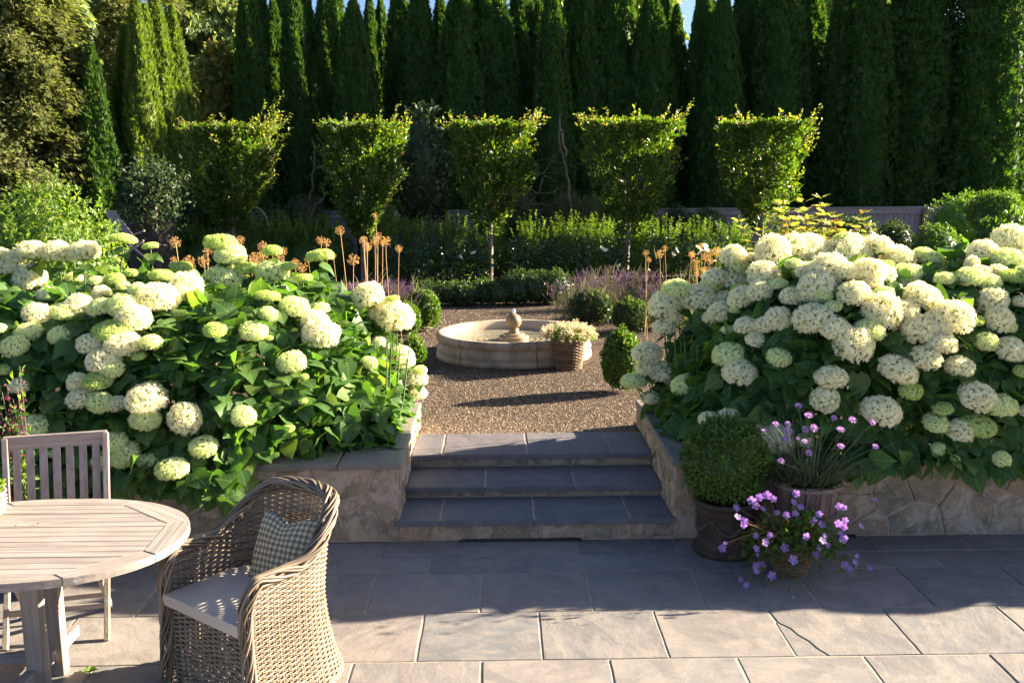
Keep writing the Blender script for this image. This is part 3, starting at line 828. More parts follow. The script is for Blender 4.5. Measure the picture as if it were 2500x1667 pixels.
def conifer(px, topy, Y, wd, label, mat, seed, tuft=.35, nb=46, dens=52, hang=.7, base=0.5):
    """tall conifer with layered drooping boughs"""
    r = np.random.default_rng(seed)
    x = atY(px, 300, Y)[0]; H = atY(px, topy, Y)[2] - ZU
    R = wd * 1.063 / FPX * Y / 2
    o = empty('conifer', (x, Y, ZU)); tag(o, label, 'conifer tree')
    MB().tube([(0, 0, -.1), (0, 0, H * .5), (0, 0, H * .98)], [.25, .16, .03], 8).build('trunk', M['bark'], o, smooth=True)
    bm = MB(); P, D, S = [], [], []
    for b in range(nb):
        t = base / H + (1 - base / H) * (b + r.random() * .6) / nb
        a = b * 2.4 + r.uniform(-.4, .4)
        L = R * (1 - t) ** .6 * r.uniform(.75, 1.15) + .25
        dx, dy = math.cos(a), math.sin(a); z = t * H
        ss = np.linspace(0, 1, 6)
        pts = np.stack([dx * L * ss, dy * L * ss, z + L * (.22 * ss - .42 * ss ** 2)], 1)
        bm.tube(pts, np.linspace(.05, .008, 6), 4, cap=False)
        m = int(dens * (L / R + .3))
        s = r.random(m) ** .6; lat = r.normal(size=m) * .22 * L * (1.05 - s * .6)
        ctr = np.stack([dx * L * s - dy * lat, dy * L * s + dx * lat, z + L * (.22 * s - .42 * s ** 2) - np.abs(lat) * .35 - r.random(m) * .12], 1)
        for j in range(4):
            P.append(ctr + r.normal(size=(m, 3)) * np.array((.12, .12, .10)) + np.array((0, 0, -.09 * j)))
            D.append(np.stack([dx * .8 + r.normal(size=m) * .4, dy * .8 + r.normal(size=m) * .4, -hang + r.normal(size=m) * .3], 1))
            S.append(tuft * r.uniform(.5, 1.1, m))
    P, D, S = np.concatenate(P), unit(np.concatenate(D)), np.concatenate(S)
    tag(bm.build('boughs', M['bark'], o), kind='stuff')
    link('needles', scatter('needles', TL_NEEDLE + TL_SPRAY[:1], P, D, unit(nrand(len(P)) * .6 + np.array((0, 0, 1))), S, [M[mat]], uv=False), o)
    return o
conifer(55, -330, 20.5, 400, 'spreading olive green conifer with layered drooping boughs at the far left', 'olive', 3, .17, 78, 430, .4, .6)
conifer(250, -420, 27, 500, 'second olive green drooping conifer behind, its boughs reaching towards the cedar group', 'olive', 8, .22, 90, 220, .5, 1.0)
conifer(495, -300, 30, 380, 'weeping grey green conifer between the left cedar group and the dark row', 'silver', 5, .26, 90, 220, 1.3, 2.0)
conifer(-60, -260, 29, 420, 'dark conifer mostly beyond the left photo edge', 'darkneedle', 15, .4, 50, 60, .6)
big_tree('walnut_tree', 75, 50, 22.5, 130, 150, 9000, .26, 'silver', TL_OVAL, 'silvery green broadleaf tree in the top left corner', 4, droop=.5)
big_tree('maple_tree', 500, 215, 25, 62, 105, 5500, .19, 'maple', TL_OVAL, 'maple with yellow and orange leaves left of the dark cedar row', 6)
big_tree('birch_tree', 1430, 0, 36, 150, 170, 9000, .28, 'bright', TL_OVAL, 'bright yellow green tree shining through the middle cedar gaps', 7, droop=.8, core=False)
big_tree('birch_tree', 1262, -20, 37, 60, 150, 3500, .28, 'bright', TL_OVAL, 'bright leafy tree seen in the narrow gap right of the middle', 9, droop=.8, core=False)
big_tree('birch_tree', 1935, -10, 35, 130, 120, 5000, .28, 'bright', TL_OVAL, 'pale leafy tree behind the cedars right of the fifth hornbeam', 12, droop=.8, core=False)
big_tree('maple_tree', 2176, 165, 30, 30, 90, 1300, .2, 'redleaf', TL_OVAL, 'red leaved tree glimpsed in the gap between the two broad right cedars', 14, core=False)
big_tree('birch_tree', 2400, 20, 31, 90, 220, 4000, .28, 'maple', TL_OVAL, 'yellowish leafy tree at the right photo edge behind the cedars', 16)
big_tree('yew_tree', 150, 330, 27, 330, 130, 9000, .28, 'olive', TL_SPRAY, 'wide olive green yew filling the left background', 18)
big_tree('yew_tree', 840, 250, 40, 420, 140, 7000, .4, 'darkneedle', TL_SPRAY, 'dark evergreen mass far behind the left half of the cedar row', 20)
big_tree('yew_tree', 1900, 260, 42, 620, 150, 8000, .45, 'darkneedle', TL_SPRAY, 'dark evergreen mass far behind the right half of the cedar row', 22)
big_tree('dogwood', 345, 430, 16.5, 100, 92, 2300, .085, 'dullgreen', TL_OVAL, 'small blue green tree in shade below the sunlit cedars', 24, core=False, tr=.03, blobs=10, amp=.5)
# power line in the right sky gap
MB().tube([atY(2100, 40, 40), atY(2175, 92, 40), atY(2300, 82, 40)], .015, 4).build('overhead_wire', M['dark'])
tag(bpy.data.objects['overhead_wire'], 'thin dark overhead wire crossing the right sky gap', 'wire')

# ------------------------------------------------------------------ low board fence
M['fence'] = wood_mat('weathered grey fence board', (.22, .18, .19), (.34, .29, .30), (.27, .21, .2), axis=2)
M['fence_rail'] = wood_mat('weathered grey fence rail', (.24, .2, .205), (.38, .33, .34), (.28, .23, .22), axis=0)
M['fence_post'] = wood_mat('brown fence post', (.14, .085, .055), (.24, .15, .1), (.16, .1, .07), axis=2)
FY = 22.4
fz = 1.52 - ZU
fx0, fx1 = -13.0, 13.0
n0 = None
for sec, (xa, xb, lb) in enumerate([(-13.0, -3.2, 'grey weathered board fence behind the bench, left stretch'), (-3.2, 4.0, 'grey board fence behind the twisted branches, middle stretch'), (4.0, 13.0, 'grey board fence at the right behind the dark round shrubs')]):
    f = empty('board_fence', ((xa + xb) / 2, FY, ZU)); tag(f, lb, 'fence', 'board fence in front of the cedars')
    cx = (xa + xb) / 2
    nb = int((xb - xa) / .125)
    for i in range(nb):
        me = MESH_BOARD = bpy.data.meshes.get('fence_board') or MB().box((0, 0, fz / 2 - .02), (.117, .018, fz - .05), bev=.003).mesh('fence_board', M['fence'])
        b = link('fence_board', me, f, (xa - cx + .0625 + i * .125, random.uniform(-.004, .004), random.uniform(-.01, .01)))
    for z, h in ((fz - .05, .13),):
        MB().box((0, -.03, z), (xb - xa - .01, .03, h), bev=.004).build('rail', M['fence_rail'], f)
    MB().box((0, -.01, fz + .03), (xb - xa - .006, .13, .03), bev=.004).build('cap_board', M['fence_rail'], f)
    for k in range(int((xb - xa) / 2.4)):
        MB().box((0, -.06, fz / 2 - .02), (.09, .09, fz + .02), bev=.005).build('post', M['fence_post'], f, (xa - cx + 1.0 + k * 2.4, 0, 0))

# ------------------------------------------------------------------ mid-ground planting
def at_ground(px, py): return atz(px, py, ZU)
# clipped boxwoods with shaggy new growth, the tall row behind the roses
bx = [(405, 530), (470, 538), (590, 528), (648, 528), (706, 532), (765, 530), (880, 540), (958, 530), (1045, 530), (1120, 545), (1220, 530), (1300, 530), (1378, 535), (1468, 535), (1530, 540), (1610, 545), (1690, 545), (1790, 560), (1850, 565)]
for i, (px, py) in enumerate(bx):
    Y = 19.0 + random.uniform(-.1, .1)
    p = atY(px, py, Y); rz = (p[2] + .02 - ZU) / 2 * 1.0
    r = .39 + random.uniform(-.05, .05)
    shrub('boxwood', (p[0], Y, ZU + rz), (r, .38, rz), 2300, .052, M['box'], seed=i * 3 + 1, amp=.12, sh=(46, .42, .055, 10),
          label=f'shaggy clipped boxwood in the tall row behind the roses, {nth(i)} from the left', cat='boxwood', group='tall boxwoods in the back row')
# dark bushes and perennials between that row and the fence
for i, (px, py, Y, rx, rz, mat, tm, leaf, n, lb, cat) in enumerate([
    (960, 400, 20.9, .68, 1.35, 'dullgreen', TL_OVAL, .17, 1500, 'tall dark large leaved shrub in shade between the second and third hornbeam', 'shrub'),
    (1180, 500, 20.6, .55, .6, 'greygreen', TL_DIAM, .09, 1500, 'grey green leafy perennial right of the middle trunk', 'perennial'),
    (1330, 510, 20.6, .8, .42, 'greygreen', TL_GRASS, .28, 2600, 'grassy grey green clump under the twisted branches', 'perennial'),
    (1440, 512, 20.8, .6, .38, 'greygreen', TL_GRASS, .26, 1800, 'grassy clump behind the fourth trunk', 'perennial'),
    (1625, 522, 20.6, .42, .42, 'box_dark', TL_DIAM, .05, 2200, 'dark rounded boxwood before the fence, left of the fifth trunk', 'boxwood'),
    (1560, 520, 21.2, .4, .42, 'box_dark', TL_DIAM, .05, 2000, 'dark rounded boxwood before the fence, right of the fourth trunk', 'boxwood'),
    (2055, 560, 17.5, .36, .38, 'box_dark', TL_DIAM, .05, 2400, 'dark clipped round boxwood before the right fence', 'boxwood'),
    (2150, 575, 15.5, .4, .38, 'box', TL_DIAM, .05, 2400, 'green rounded shrub at the right end of the visible fence', 'shrub'),
    (2210, 520, 16.2, .55, .55, 'box', TL_DIAM, .06, 2200, 'loose green shrub with white flower tufts by the right fence', 'shrub'),
    (2330, 560, 14.0, .6, .45, 'box', TL_OVAL, .10, 1500, 'leafy bush behind the hydrangeas at the right photo edge', 'shrub'),
    (880, 505, 20.3, .45, .45, 'box', TL_DIAM, .05, 1800, 'low green bush behind the second hornbeam', 'shrub'),
    (640, 520, 20.8, .55, .45, 'box_dark', TL_DIAM, .06, 1800, 'dark low bush against the left fence', 'shrub'),
    (700, 505, 21.0, .55, .5, 'greygreen', TL_DIAM, .07, 1600, 'grey green bush by the left twisted branch', 'shrub'),
    (470, 470, 19.6, .75, .55, 'darkneedle', TL_DIAM, .09, 1800, 'dark low bush behind the rustic bench', 'shrub'),
    (1960, 545, 18.2, .5, .4, 'box_dark', TL_DIAM, .05, 2000, 'dark low bush behind the yellow leaves', 'boxwood')]):
    p = atY(px, py, Y)
    shrub('leafy_shrub', (p[0], Y, max(p[2], ZU + .25)), (rx, rx * .85, rz), n, leaf, M[mat], tm=tm, seed=60 + i, amp=.2, label=lb, cat=cat, low=-.95)
# round topiary lit at the right
p = atY(2287, 492, 14.6)
shrub('topiary_ball', p, (.40, .40, .34), 4200, .045, M['box'], seed=91, amp=.07, sh=(80, .10, .035, 4), label='large round clipped shrub, sunlit on top, at the right edge', cat='shrub')
# sedum heads
def stems_patch(name, px, py, Y, w, dpt, n, h, head, hm, sm, label, cat, hn=5, hs=.05, base=ZU, lean=.15, seed=0, fan=.5):
    """a clump of upright stems with flower heads; one plant thing"""
    r = np.random.default_rng(seed)
    c = atY(px, py, Y)[0]
    o = empty(name, (c, Y, base)); tag(o, label, cat)
    A = np.stack([r.normal(size=n) * w * .33, r.normal(size=n) * dpt * .33, np.zeros(n)], 1)
    hh = h * r.uniform(.75, 1.1, n)
    d = unit(np.stack([A[:, 0] / w * fan * 2 + r.normal(size=n) * lean, A[:, 1] / max(dpt, .01) * fan + r.normal(size=n) * lean, np.ones(n)], 1))
    B = A * .45
    tip = B + d * hh[:, None]
    st = MB()
    V, F = [], []
    wd = .004
    side = unit(np.cross(d, np.array((0.1, 1, 0))))
    V = np.concatenate([B - side * wd, B + side * wd, tip]); k = np.arange(n)
    me = mesh_np('stalks', V, [np.stack([k, k + n, k + 2 * n], 1)], [M[sm]])
    tag(link('stalks', me, o), kind='stuff')
    P, D, S = [], [], []
    for j in range(hn):
        if head == 'spike':
            P.append(tip - d * (j * .022)[..., None] if False else tip - d * (j * .02)); D.append(unit(d + r.normal(size=(n, 3)) * .5)); S.append(hs * r.uniform(.7, 1.1, n))
        else:
            P.append(tip + r.normal(size=(n, 3)) * np.array((hs, hs, hs * .25))); D.append(unit(r.normal(size=(n, 3)) + np.array((0, 0, .8)))); S.append(hs * r.uniform(.7, 1.3, n))
    P, D, S = np.concatenate(P), np.concatenate(D), np.concatenate(S)
    tag(link('flower_heads', scatter('flower_heads', TL_DIAM, P, D, rdir(len(P)), S, [M[hm]], uv=False), o), kind='stuff')
    # low leaves
    m = n * 2
    P = np.stack([r.normal(size=m) * w * .28, r.normal(size=m) * dpt * .28, np.abs(r.normal(size=m)) * h * .35], 1)
    tag(link('low_leaves', scatter('low_leaves', TL_GRASS, P, unit(r.normal(size=(m, 3)) * .5 + np.array((0, 0, 1))), rdir(m), h * .35, [M['lav_stem'] if head == 'spike' else M['greygreen']], uv=False), o), kind='stuff')
    return o
stems_patch('sedum', 965, 500, 20.4, .6, .4, 170, 1.0, 'flat', 'sedum', 'lav_stem', 'faded pinkish brown seed heads behind the boxwoods, left group', 'perennial', 9, .035, seed=1, fan=.15)
stems_patch('sedum', 1035, 500, 20.3, .6, .4, 170, 1.0, 'flat', 'sedum', 'lav_stem', 'faded pinkish brown seed heads beside the middle hornbeam', 'perennial', 9, .035, seed=2, fan=.15)
LAV = [(800, 640, 13.2, .8, .5, 420, .52, 'purple lavender below the second hornbeam, left part'), (880, 640, 12.6, .8, .5, 480, .62, 'purple lavender mound behind the front left hydrangeas, right part'),
       (1345, 690, 13.0, .7, .4, 170, .62, 'open lavender leaning left beside the gravel court'), (1470, 660, 13.6, .7, .45, 320, .62, 'dense purple lavender mound in front of the fourth trunk'), (1540, 680, 12.6, .6, .4, 160, .6, 'lavender tuft beside the right hydrangeas'), (1385, 655, 14.6, .7, .4, 160, .6, 'sparse lavender behind the round boxwoods')]
for i, (px, py, Y, w_, dp, n, h, lb) in enumerate(LAV):
    stems_patch('lavender', px, py, Y, w_, dp, n, h, 'spike', 'lavender', 'lav_stem', lb, 'lavender', 7, .026, seed=10 + i)
# low boxwood hedge edging the court
for i, (px, w_) in enumerate([(1030, .30), (1068, .26), (1108, .26), (1148, .26), (1190, .30), (1232, .36), (1272, .32), (985, .28)]):
    Y = 15.2 + random.uniform(-.1, .1); x = atY(px, 680, Y)[0]; rz = .19 if px < 1180 else .27
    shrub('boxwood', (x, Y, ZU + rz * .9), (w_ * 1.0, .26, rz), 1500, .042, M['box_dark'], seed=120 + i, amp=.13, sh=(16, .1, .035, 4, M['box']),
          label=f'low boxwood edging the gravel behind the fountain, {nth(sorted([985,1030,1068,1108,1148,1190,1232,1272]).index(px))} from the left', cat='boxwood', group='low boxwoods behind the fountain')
# rounded boxwoods left and right of the court
for i, (px, yb, yt, wpx, n, mt, lb) in enumerate([
    (976, 762, 668, 74, 3600, 'box', 'rounded bright boxwood left of the fountain'), (938, 775, 700, 60, 2400, 'box', 'small boxwood between the left hydrangeas and the rounded one'),
    (950, 850, 780, 60, 2600, 'box', 'bright boxwood half hidden by the left hydrangeas below the fountain level'),
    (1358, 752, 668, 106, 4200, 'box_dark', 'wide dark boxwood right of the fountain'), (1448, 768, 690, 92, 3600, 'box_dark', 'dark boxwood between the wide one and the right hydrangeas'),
    (1428, 905, 762, 96, 5200, 'box', 'upright sunlit boxwood standing in front of the right hydrangeas')]):
    b = atz(px, yb, ZU); Y = b[1] + wpx * 1.063 / FPX * b[1] / 2 * .8
    x = atY(px, yb, Y)[0]; r = wpx * 1.063 / FPX * Y / 2 * .95
    zt = atY(px, yt, Y)[2]; rz = (zt - ZU) / 2
    shrub('boxwood', (x, Y, ZU + rz), (r, r * .9, rz), n, .036, M[mt], seed=150 + i, amp=.07, sh=(60, .07, .03, 4), label=lb, cat='boxwood')
b = atz(762, 1040, .45)
shrub('boxwood', (b[0], 6.55, .43 + .20), (.22, .19, .20), 3200, .028, M['box'], seed=161, amp=.08, sh=(50, .05, .024, 4), label='small round boxwood on the left wall between coping and hydrangeas', cat='boxwood')
# roses in front of the tall boxwoods
for i, (px, py) in enumerate([(975, 590), (1040, 585), (1100, 600), (1195, 590), (1262, 600), (1340, 590), (1420, 600), (1515, 590), (1580, 580), (1640, 590), (905, 590)]):
    Y = 17.6; p = atY(px, py, Y)
    r_ = empty('rose_bush', (p[0], Y, ZU)); tag(r_, f'loose dark rose bush before the boxwood row, {nth(sorted([975,1040,1100,1195,1262,1340,1420,1515,1580,1640,905]).index(px))} from the left', 'rose bush', 'rose bushes in front of the boxwoods')
    P, N = lumps(800, (0, 0, .52), (.36, .3, .48), 200 + i, .3, jitter=.3)
    D, Nn = leafdirs(N, .1, .9)
    link('foliage', scatter('foliage', TL_OVAL, P, D, Nn, RNG.uniform(.04, .09, len(P)), [M['rose']], uv=False), r_)
    st = MB()
    for k in range(6):
        a = random.uniform(0, 6.28)
        st.tube([(0, 0, 0), (math.cos(a) * .12, math.sin(a) * .12, .5), (math.cos(a) * .25, math.sin(a) * .22, .95)], [.008, .006, .003], 4, cap=False)
    tag(st.build('canes', M['bark'], r_), kind='stuff')
M['white_petal'] = leaf_mat('white petals', (.75, .74, .68), (.82, .8, .74), .3, .7, .2, tcol=(1, 1, .9))
def rose_mesh():
    P, D, N, S = [], [], [], []
    for ring, (k, e, s) in enumerate(((7, .45, 1.0), (6, .8, .9), (5, 1.2, .75))):
        for j in range(k):
            a = j / k * 6.28 + ring * .5; o = np.array((math.cos(a), math.sin(a), 0))
            P.append(o * .1 * (3 - ring) * .05); D.append(unit(o * math.cos(e) + np.array((0, 0, math.sin(e))))); N.append(unit(np.array((0, 0, 1)) - o * .6)); S.append(.05 * s)
    pt = T([(0, 0, 0), (.45, .35, .08), (.5, .75, .2), (0, 1.05, .3), (-.5, .75, .2), (-.45, .35, .08), (0, .55, .02)], [(0, 1, 6), (1, 2, 6), (2, 3, 6), (3, 4, 6), (4, 5, 6), (5, 0, 6)])
    return scatter('rose_bloom', [pt], P, D, N, S, [M['white_petal']], uv=False)
RM = rose_mesh()
rb = {round(o.location.x, 3): o for o in bpy.data.objects if o.name.startswith('rose_bush')}
for (px, py) in [(1057, 592), (1088, 583), (1382, 572), (1390, 577), (1424, 612), (1604, 570), (1612, 577), (1622, 576), (1618, 566), (1553, 576), (1545, 585), (1608, 583)]:
    p = atY(px, py, 17.25); o = rb[min(rb, key=lambda x: abs(x - p[0]))]
    b = link('rose_bloom', RM, o, p - np.array(o.location)); b.rotation_euler = (random.uniform(.3, 1.2), random.uniform(-.4, .4), random.uniform(0, 6))
    b.scale = (1.0,) * 3
# yellow-green oakleaf shrub at right
def oakleaf():
    o = empty('oakleaf_shrub', (atY(1890, 540, 14.5)[0], 14.5, ZU)); tag(o, 'shrub with large yellowing leaves standing up behind the right hydrangeas', 'shrub')
    V = [(0, 0, 0), (.18, .1, .02), (.42, .22, .04), (.2, .38, .03), (.46, .56, .02), (.2, .66, 0), (.22, .84, -.04), (0, 1.05, -.1)]
    full = V + [(-x, y, z) for x, y, z in V[1:7]][::-1]
    n = len(full); c = (0, .5, -.02)
    tm = T(full + [c], [(i, (i + 1) % n, n) for i in range(n)])
    P, D, N, S = [], [], [], []
    st = MB()
    heads = [(1800, 470), (1775, 500), (1838, 490), (1868, 500), (1885, 455), (1900, 475), (1915, 500), (1940, 520), (1985, 490), (1995, 520), (1820, 530), (1860, 530), (1950, 545), (1790, 540), (1925, 550), (1985, 545), (1845, 465), (1810, 505), (1745, 530), (1700, 510)]
    for i, (px, py) in enumerate(heads):
        tip = atY(px, py, 14.5 + random.uniform(-.5, .3)) - np.array(o.location)
        root = tip * np.array((.5, .5, 0)) 
        pts = [root, (root + tip) / 2 + np.array((.05, 0, .05)), tip]
        st.tube(pts, [.012, .009, .005], 5, cap=False)
        for j in range(15):
            t = 1 - (j // 3) * .085; b = pts[1] + (tip - pts[1]) * ((t - .5) * 2) if t > .5 else root
            a = j * 2.4 + i; out = np.array((math.cos(a), math.sin(a), .25))
            P.append(b + out * .03); D.append(unit(out + np.array((0, 0, .3 - .25 * (j // 5))))); N.append(np.array((0, 0, 1.0)) + nrand(1)[0] * .3); S.append(random.uniform(.12, .2) * (.7 if j < 3 else 1))
    link('leaves', scatter('leaves', [tm], P, D, np.array(N), S, [M['oakleaf']], uv=True), o)
    tag(st.build('stems', M['bark'], o), kind='stuff')
oakleaf()
# bright lilac at the left
def lilac():
    px, Y = 105, 10.2
    c = atY(px, 500, Y); o = empty('lilac_bush', (c[0], Y, ZU)); tag(o, 'large bright green leafy bush in full sun at the left edge', 'bush')
    rad = np.array((.78, .6, .98))
    P, N = lumps(8200, (0, 0, .92), rad, 301, .12, jitter=.13)
    D, Nn = leafdirs(N, .3, .7)
    ex = sphere_np((0, 0, .9), rad * .72, 16, 10, 3, .1)
    link('foliage', scatter('foliage', TL_OVAL, P, D, Nn, RNG.uniform(.04, .085, len(P)), [M['lilac']], extra=(ex[0], ex[1]), uv=False), o)
    q = shoots((0, 0, .92), rad, 70, .30, .062, 301, k=8, spread=.5, zmin=-.1)
    link('young_shoots', scatter('young_shoots', TL_OVAL, *q, [M['lilac']], uv=False), o)
    st = MB()
    for k in range(9):
        a = k * .7; st.tube([(math.cos(a) * .1, math.sin(a) * .1, -.02), (math.cos(a) * .3, math.sin(a) * .25, .6), (math.cos(a) * .5, math.sin(a) * .35, 1.3)], [.015, .012, .006], 5, cap=False)
    tag(st.build('stems', M['bark'], o), kind='stuff')
lilac()
p = atY(235, 600, 10.6)
shrub('leafy_shrub', (p[0], 10.6, ZU + .35), (.42, .4, .45), 2600, .06, M['lilac'], tm=TL_OVAL, seed=330, amp=.2, label='low bright green bush at the foot of the large left one', cat='bush', jitter=.15)
p = atY(20, 580, 9.3)
shrub('leafy_shrub', (p[0], 9.3, ZU + .6), (.5, .4, .62), 2600, .06, M['lilac'], tm=TL_OVAL, seed=331, amp=.2, label='bright green bush at the left edge behind the white hydrangeas', cat='bush', jitter=.15)
# twisted dead branches
M['driftwood'] = noise_mat('grey brown driftwood', [(.3, (.1, .07, .06)), (.7, (.24, .18, .15))], 20, bump=.7, bdist=.01)
def twisted(lb, Y, paths):
    o = empty('twisted_branch', (atY(*paths[0][0], Y)[0], Y, ZU)); tag(o, lb, 'branch')
    for i, (pp, r0, r1) in enumerate([(q, *rr) for q, rr in zip(paths, PATH_R)]):
        pts = [atY(x, y, Y + random.uniform(-.03, .03)) - np.array(o.location) for x, y in pp]
        Q = []
        for a, b in zip(pts[:-1], pts[1:]):
            for s in (0, .33, .66): Q.append(a + (b - a) * s + nrand(1)[0] * .012)
        Q.append(pts[-1])
        MB().tube(Q, np.linspace(r0, r1, len(Q)), 6).build('main_stem' if i < 2 and r0 > .025 else 'branch', M['driftwood'], o, smooth=True)
PATH_R = [(.032, .018), (.03, .018)] + [(.014, .004)] * 12
twisted('pair of twisted dead stems with thin crooked branches between the middle and fourth hornbeam', 20.2, [
    [(1310, 600), (1311, 480), (1306, 430), (1300, 385), (1288, 345), (1284, 310), (1287, 262)], [(1292, 300), (1290, 320), (1298, 345), (1300, 360)], [(1285, 340), (1275, 362), (1240, 368), (1215, 372)], [(1278, 365), (1262, 375), (1248, 400), (1225, 405), (1205, 400)],
    [(1248, 404), (1240, 440), (1222, 460), (1200, 480)], [(1240, 400), (1270, 395), (1300, 378), (1330, 385)], [(1215, 432), (1240, 445), (1275, 440), (1290, 425), (1320, 445)], [(1205, 470), (1235, 466), (1262, 472), (1300, 455), (1335, 437)], [(1288, 425), (1290, 455)], [(1252, 404), (1270, 412), (1290, 420)]])
twisted('twisted grey stem rising left of the second hornbeam', 20.6, [[(712, 560), (714, 480), (708, 455), (720, 430), (716, 405), (722, 385), (722, 350), (716, 320)], [(712, 500), (725, 470), (742, 455), (752, 440)], [(716, 400), (705, 408), (700, 405)], [(722, 390), (735, 385), (742, 380)]])
# ------------------------------------------------------------------ hydrangeas
M['hyd_leaf'] = leaf_mat('hydrangea leaves', (.045, .105, .026), (.095, .175, .042), .38, .48, .32, veins=True, c3=(.13, .19, .05))
M['hyd_white'] = leaf_mat('white hydrangea florets', (.80, .775, .63), (.87, .85, .74), .35, .7, .15, c3=(.74, .68, .50), tcol=(.85, .82, .55))
M['hyd_cream'] = leaf_mat('creamy green hydrangea florets', (.70, .72, .42), (.80, .80, .58), .35, .7, .15, tcol=(.8, .85, .5))
M['hyd_lime'] = leaf_mat('lime green hydrangea florets', (.48, .54, .20), (.64, .67, .34), .35, .7, .15, tcol=(.8, .9, .4))
M['hyd_core'] = leaf_mat('inner stalks of the flower heads', (.22, .27, .10), (.26, .31, .13), .2, .8, .1)  # stalk green kept darker, putting the shade between florets into the colour
M['hyd_stem'] = leaf_mat('hydrangea stems', (.08, .12, .04), (.14, .18, .06), 0.0, .6, .3)
def heart(droop, fold, seed):
    r = random.Random(seed)
    ys = [0, .11, .30, .54, .76, .91]; ws = [.17, .38, .47, .42, .28, .12]
    def z(x, y): return fold * abs(x) - droop * y * y + .03 * math.sin(9 * y + seed)
    V = [(0, y + (.06 if i == 0 else 0), z(0, y)) for i, y in enumerate(ys)] + [(0, 1.04, z(0, 1.04) - .02)]
    L0 = len(V); 
    for s in (1, -1):
        for y, w_ in zip(ys, ws): V.append((s * w_ * r.uniform(.94, 1.05), y - (.07 if y < .1 else 0), z(w_, y) + r.uniform(-.02, .02)))
    F = []
    n = len(ys)
    for k, s in enumerate((1, -1)):
        b = L0 + k * n
        for i in range(n - 1):
            q = (i, b + i, b + i + 1, i + 1)
            F.append(q if s > 0 else q[::-1])
        F.append((n - 1, b + n - 1, n) if s > 0 else (n, b + n - 1, n - 1))
    return T(V, F)
HEARTS = [heart(.25, .18, 1), heart(.45, .25, 2), heart(.12, .12, 3), heart(.6, .1, 4)]
LEAFM = [mesh_np('leaf', h[0], [np.array([f for f in h[1] if len(f) == k]) for k in (3, 4)], [M['hyd_leaf']], uv=h[2], smooth=True) for h in HEARTS]
FLORET = T([(0, 0, 0)] + sum([[(math.cos(a - .42) * .62, math.sin(a - .42) * .62, .1), (math.cos(a) * 1.0, math.sin(a) * 1.0, .02 + .12 * (k % 2)), (math.cos(a + .42) * .62, math.sin(a + .42) * .62, .1)] for k, a in enumerate([0, 1.571, 3.142, 4.712])], []),
           [(0, 1 + 3 * k, 2 + 3 * k, 3 + 3 * k) for k in range(4)])
def head_mesh(mat, seed, n=250, flat=.8, size=.068):
    r = np.random.default_rng(seed)
    i = np.arange(n * 1.3); ph = i * 2.39996; cz = 1 - 1.55 * (i + .5) / len(i)
    k = cz > -.62; cz, ph = cz[k], ph[k]
    D = np.stack([np.cos(ph) * np.sqrt(1 - cz ** 2), np.sin(ph) * np.sqrt(1 - cz ** 2), cz], 1)
    D = unit(D + r.normal(size=D.shape) * .06)
    lump = 1 + .07 * wob(D, seed, 2.6) + .05 * wob(D, seed + 9, 6) + r.normal(size=len(D)) * .02
    P = D * np.array((1, 1, flat)) * (lump * .47)[:, None]
    P = np.concatenate([P, P * .9]); D = np.concatenate([D, unit(D + r.normal(size=D.shape) * .4)])
    N = unit(D + r.normal(size=D.shape) * .33)
    X = unit(np.cross(N, r.normal(size=N.shape)))
    ex = sphere_np((0, 0, 0), (.37, .37, .37 * flat), 14, 9, seed, .08)
    ex = (ex[0], ex[1])
    return scatter('flower_head', [FLORET], P, X, N, size * r.uniform(.8, 1.15, len(P)), [M[mat], M['hyd_core']], extra=ex, uv=False, core=True)
HEADS = {0: [head_mesh('hyd_white', s) for s in (1, 2, 3, 4)], 1: [head_mesh('hyd_cream', s, 340, .68, .058) for s in (5, 6, 7)], 2: [head_mesh('hyd_lime', s, 380, .5, .05) for s in (8, 9, 10)]}
STEMM = MB().tube([(0, 0, 0), (0, 0, .5), (0, 0, 1)], [.0055, .005, .004], 5, cap=False).mesh('stem', M['hyd_stem'], True)

SOILZ = .43
class Bed:
    """height of the hydrangea bank above its footprint"""
    def __init__(s, x0, x1, y0, y1, gapside, top):
        s.x0, s.x1, s.y0, s.y1, s.g, s.top = x0, x1, y0, y1, gapside, top
    def front(s, dg):
        """the front edge draws back behind the coping near the steps"""
        return s.y0 + .46 * np.clip(1 - dg / .9, 0, 1)
    def H(s, x, y):
        x, y = np.asarray(x, float), np.asarray(y, float)
        dg = (s.x1 - x) if s.g > 0 else (x - s.x0)        # distance to the side by the steps
        dg = dg + .05
        dy = y - s.front(dg)
        fy = np.clip(dy / 1.15, 0, 1); fg = np.clip(dg / s.ramp, 0, 1)
        f = (1 - (1 - fy) ** 2.4) ** .62 * (.0 + 1.0 * (1 - (1 - fg) ** 2.4) ** .6)
        lump = 1 + .05 * np.sin(x * 4.1 + y * 1.7) + .04 * np.sin(x * 9 - y * 5)
        return np.where((dy > 0) & (dg > 0), SOILZ + (s.top - SOILZ) * f * lump, 0)
LB = Bed(-6.2, -.78, 5.76, 7.9, 1, 1.54); LB.ramp = 1.05
RB = Bed(1.26, 7.0, 5.76, 7.35, -1, 1.68); RB.ramp = 1.1
def hit(bed, px, py):
    d = ray(px, py); o = np.array((0, 0, CH))
    t = 4.6
    while t < 14:
        p = o + d * t
        if p[1] > bed.y1 - .1: return None
        if p[2] < bed.H(p[0], p[1]): return p
        if p[1] > bed.y0 - .06 and p[2] < SOILZ + .16 and (p[0] < -1.2 or p[0] > 1.75): return p      # blooms hanging over the coping
        t += .03
    return None

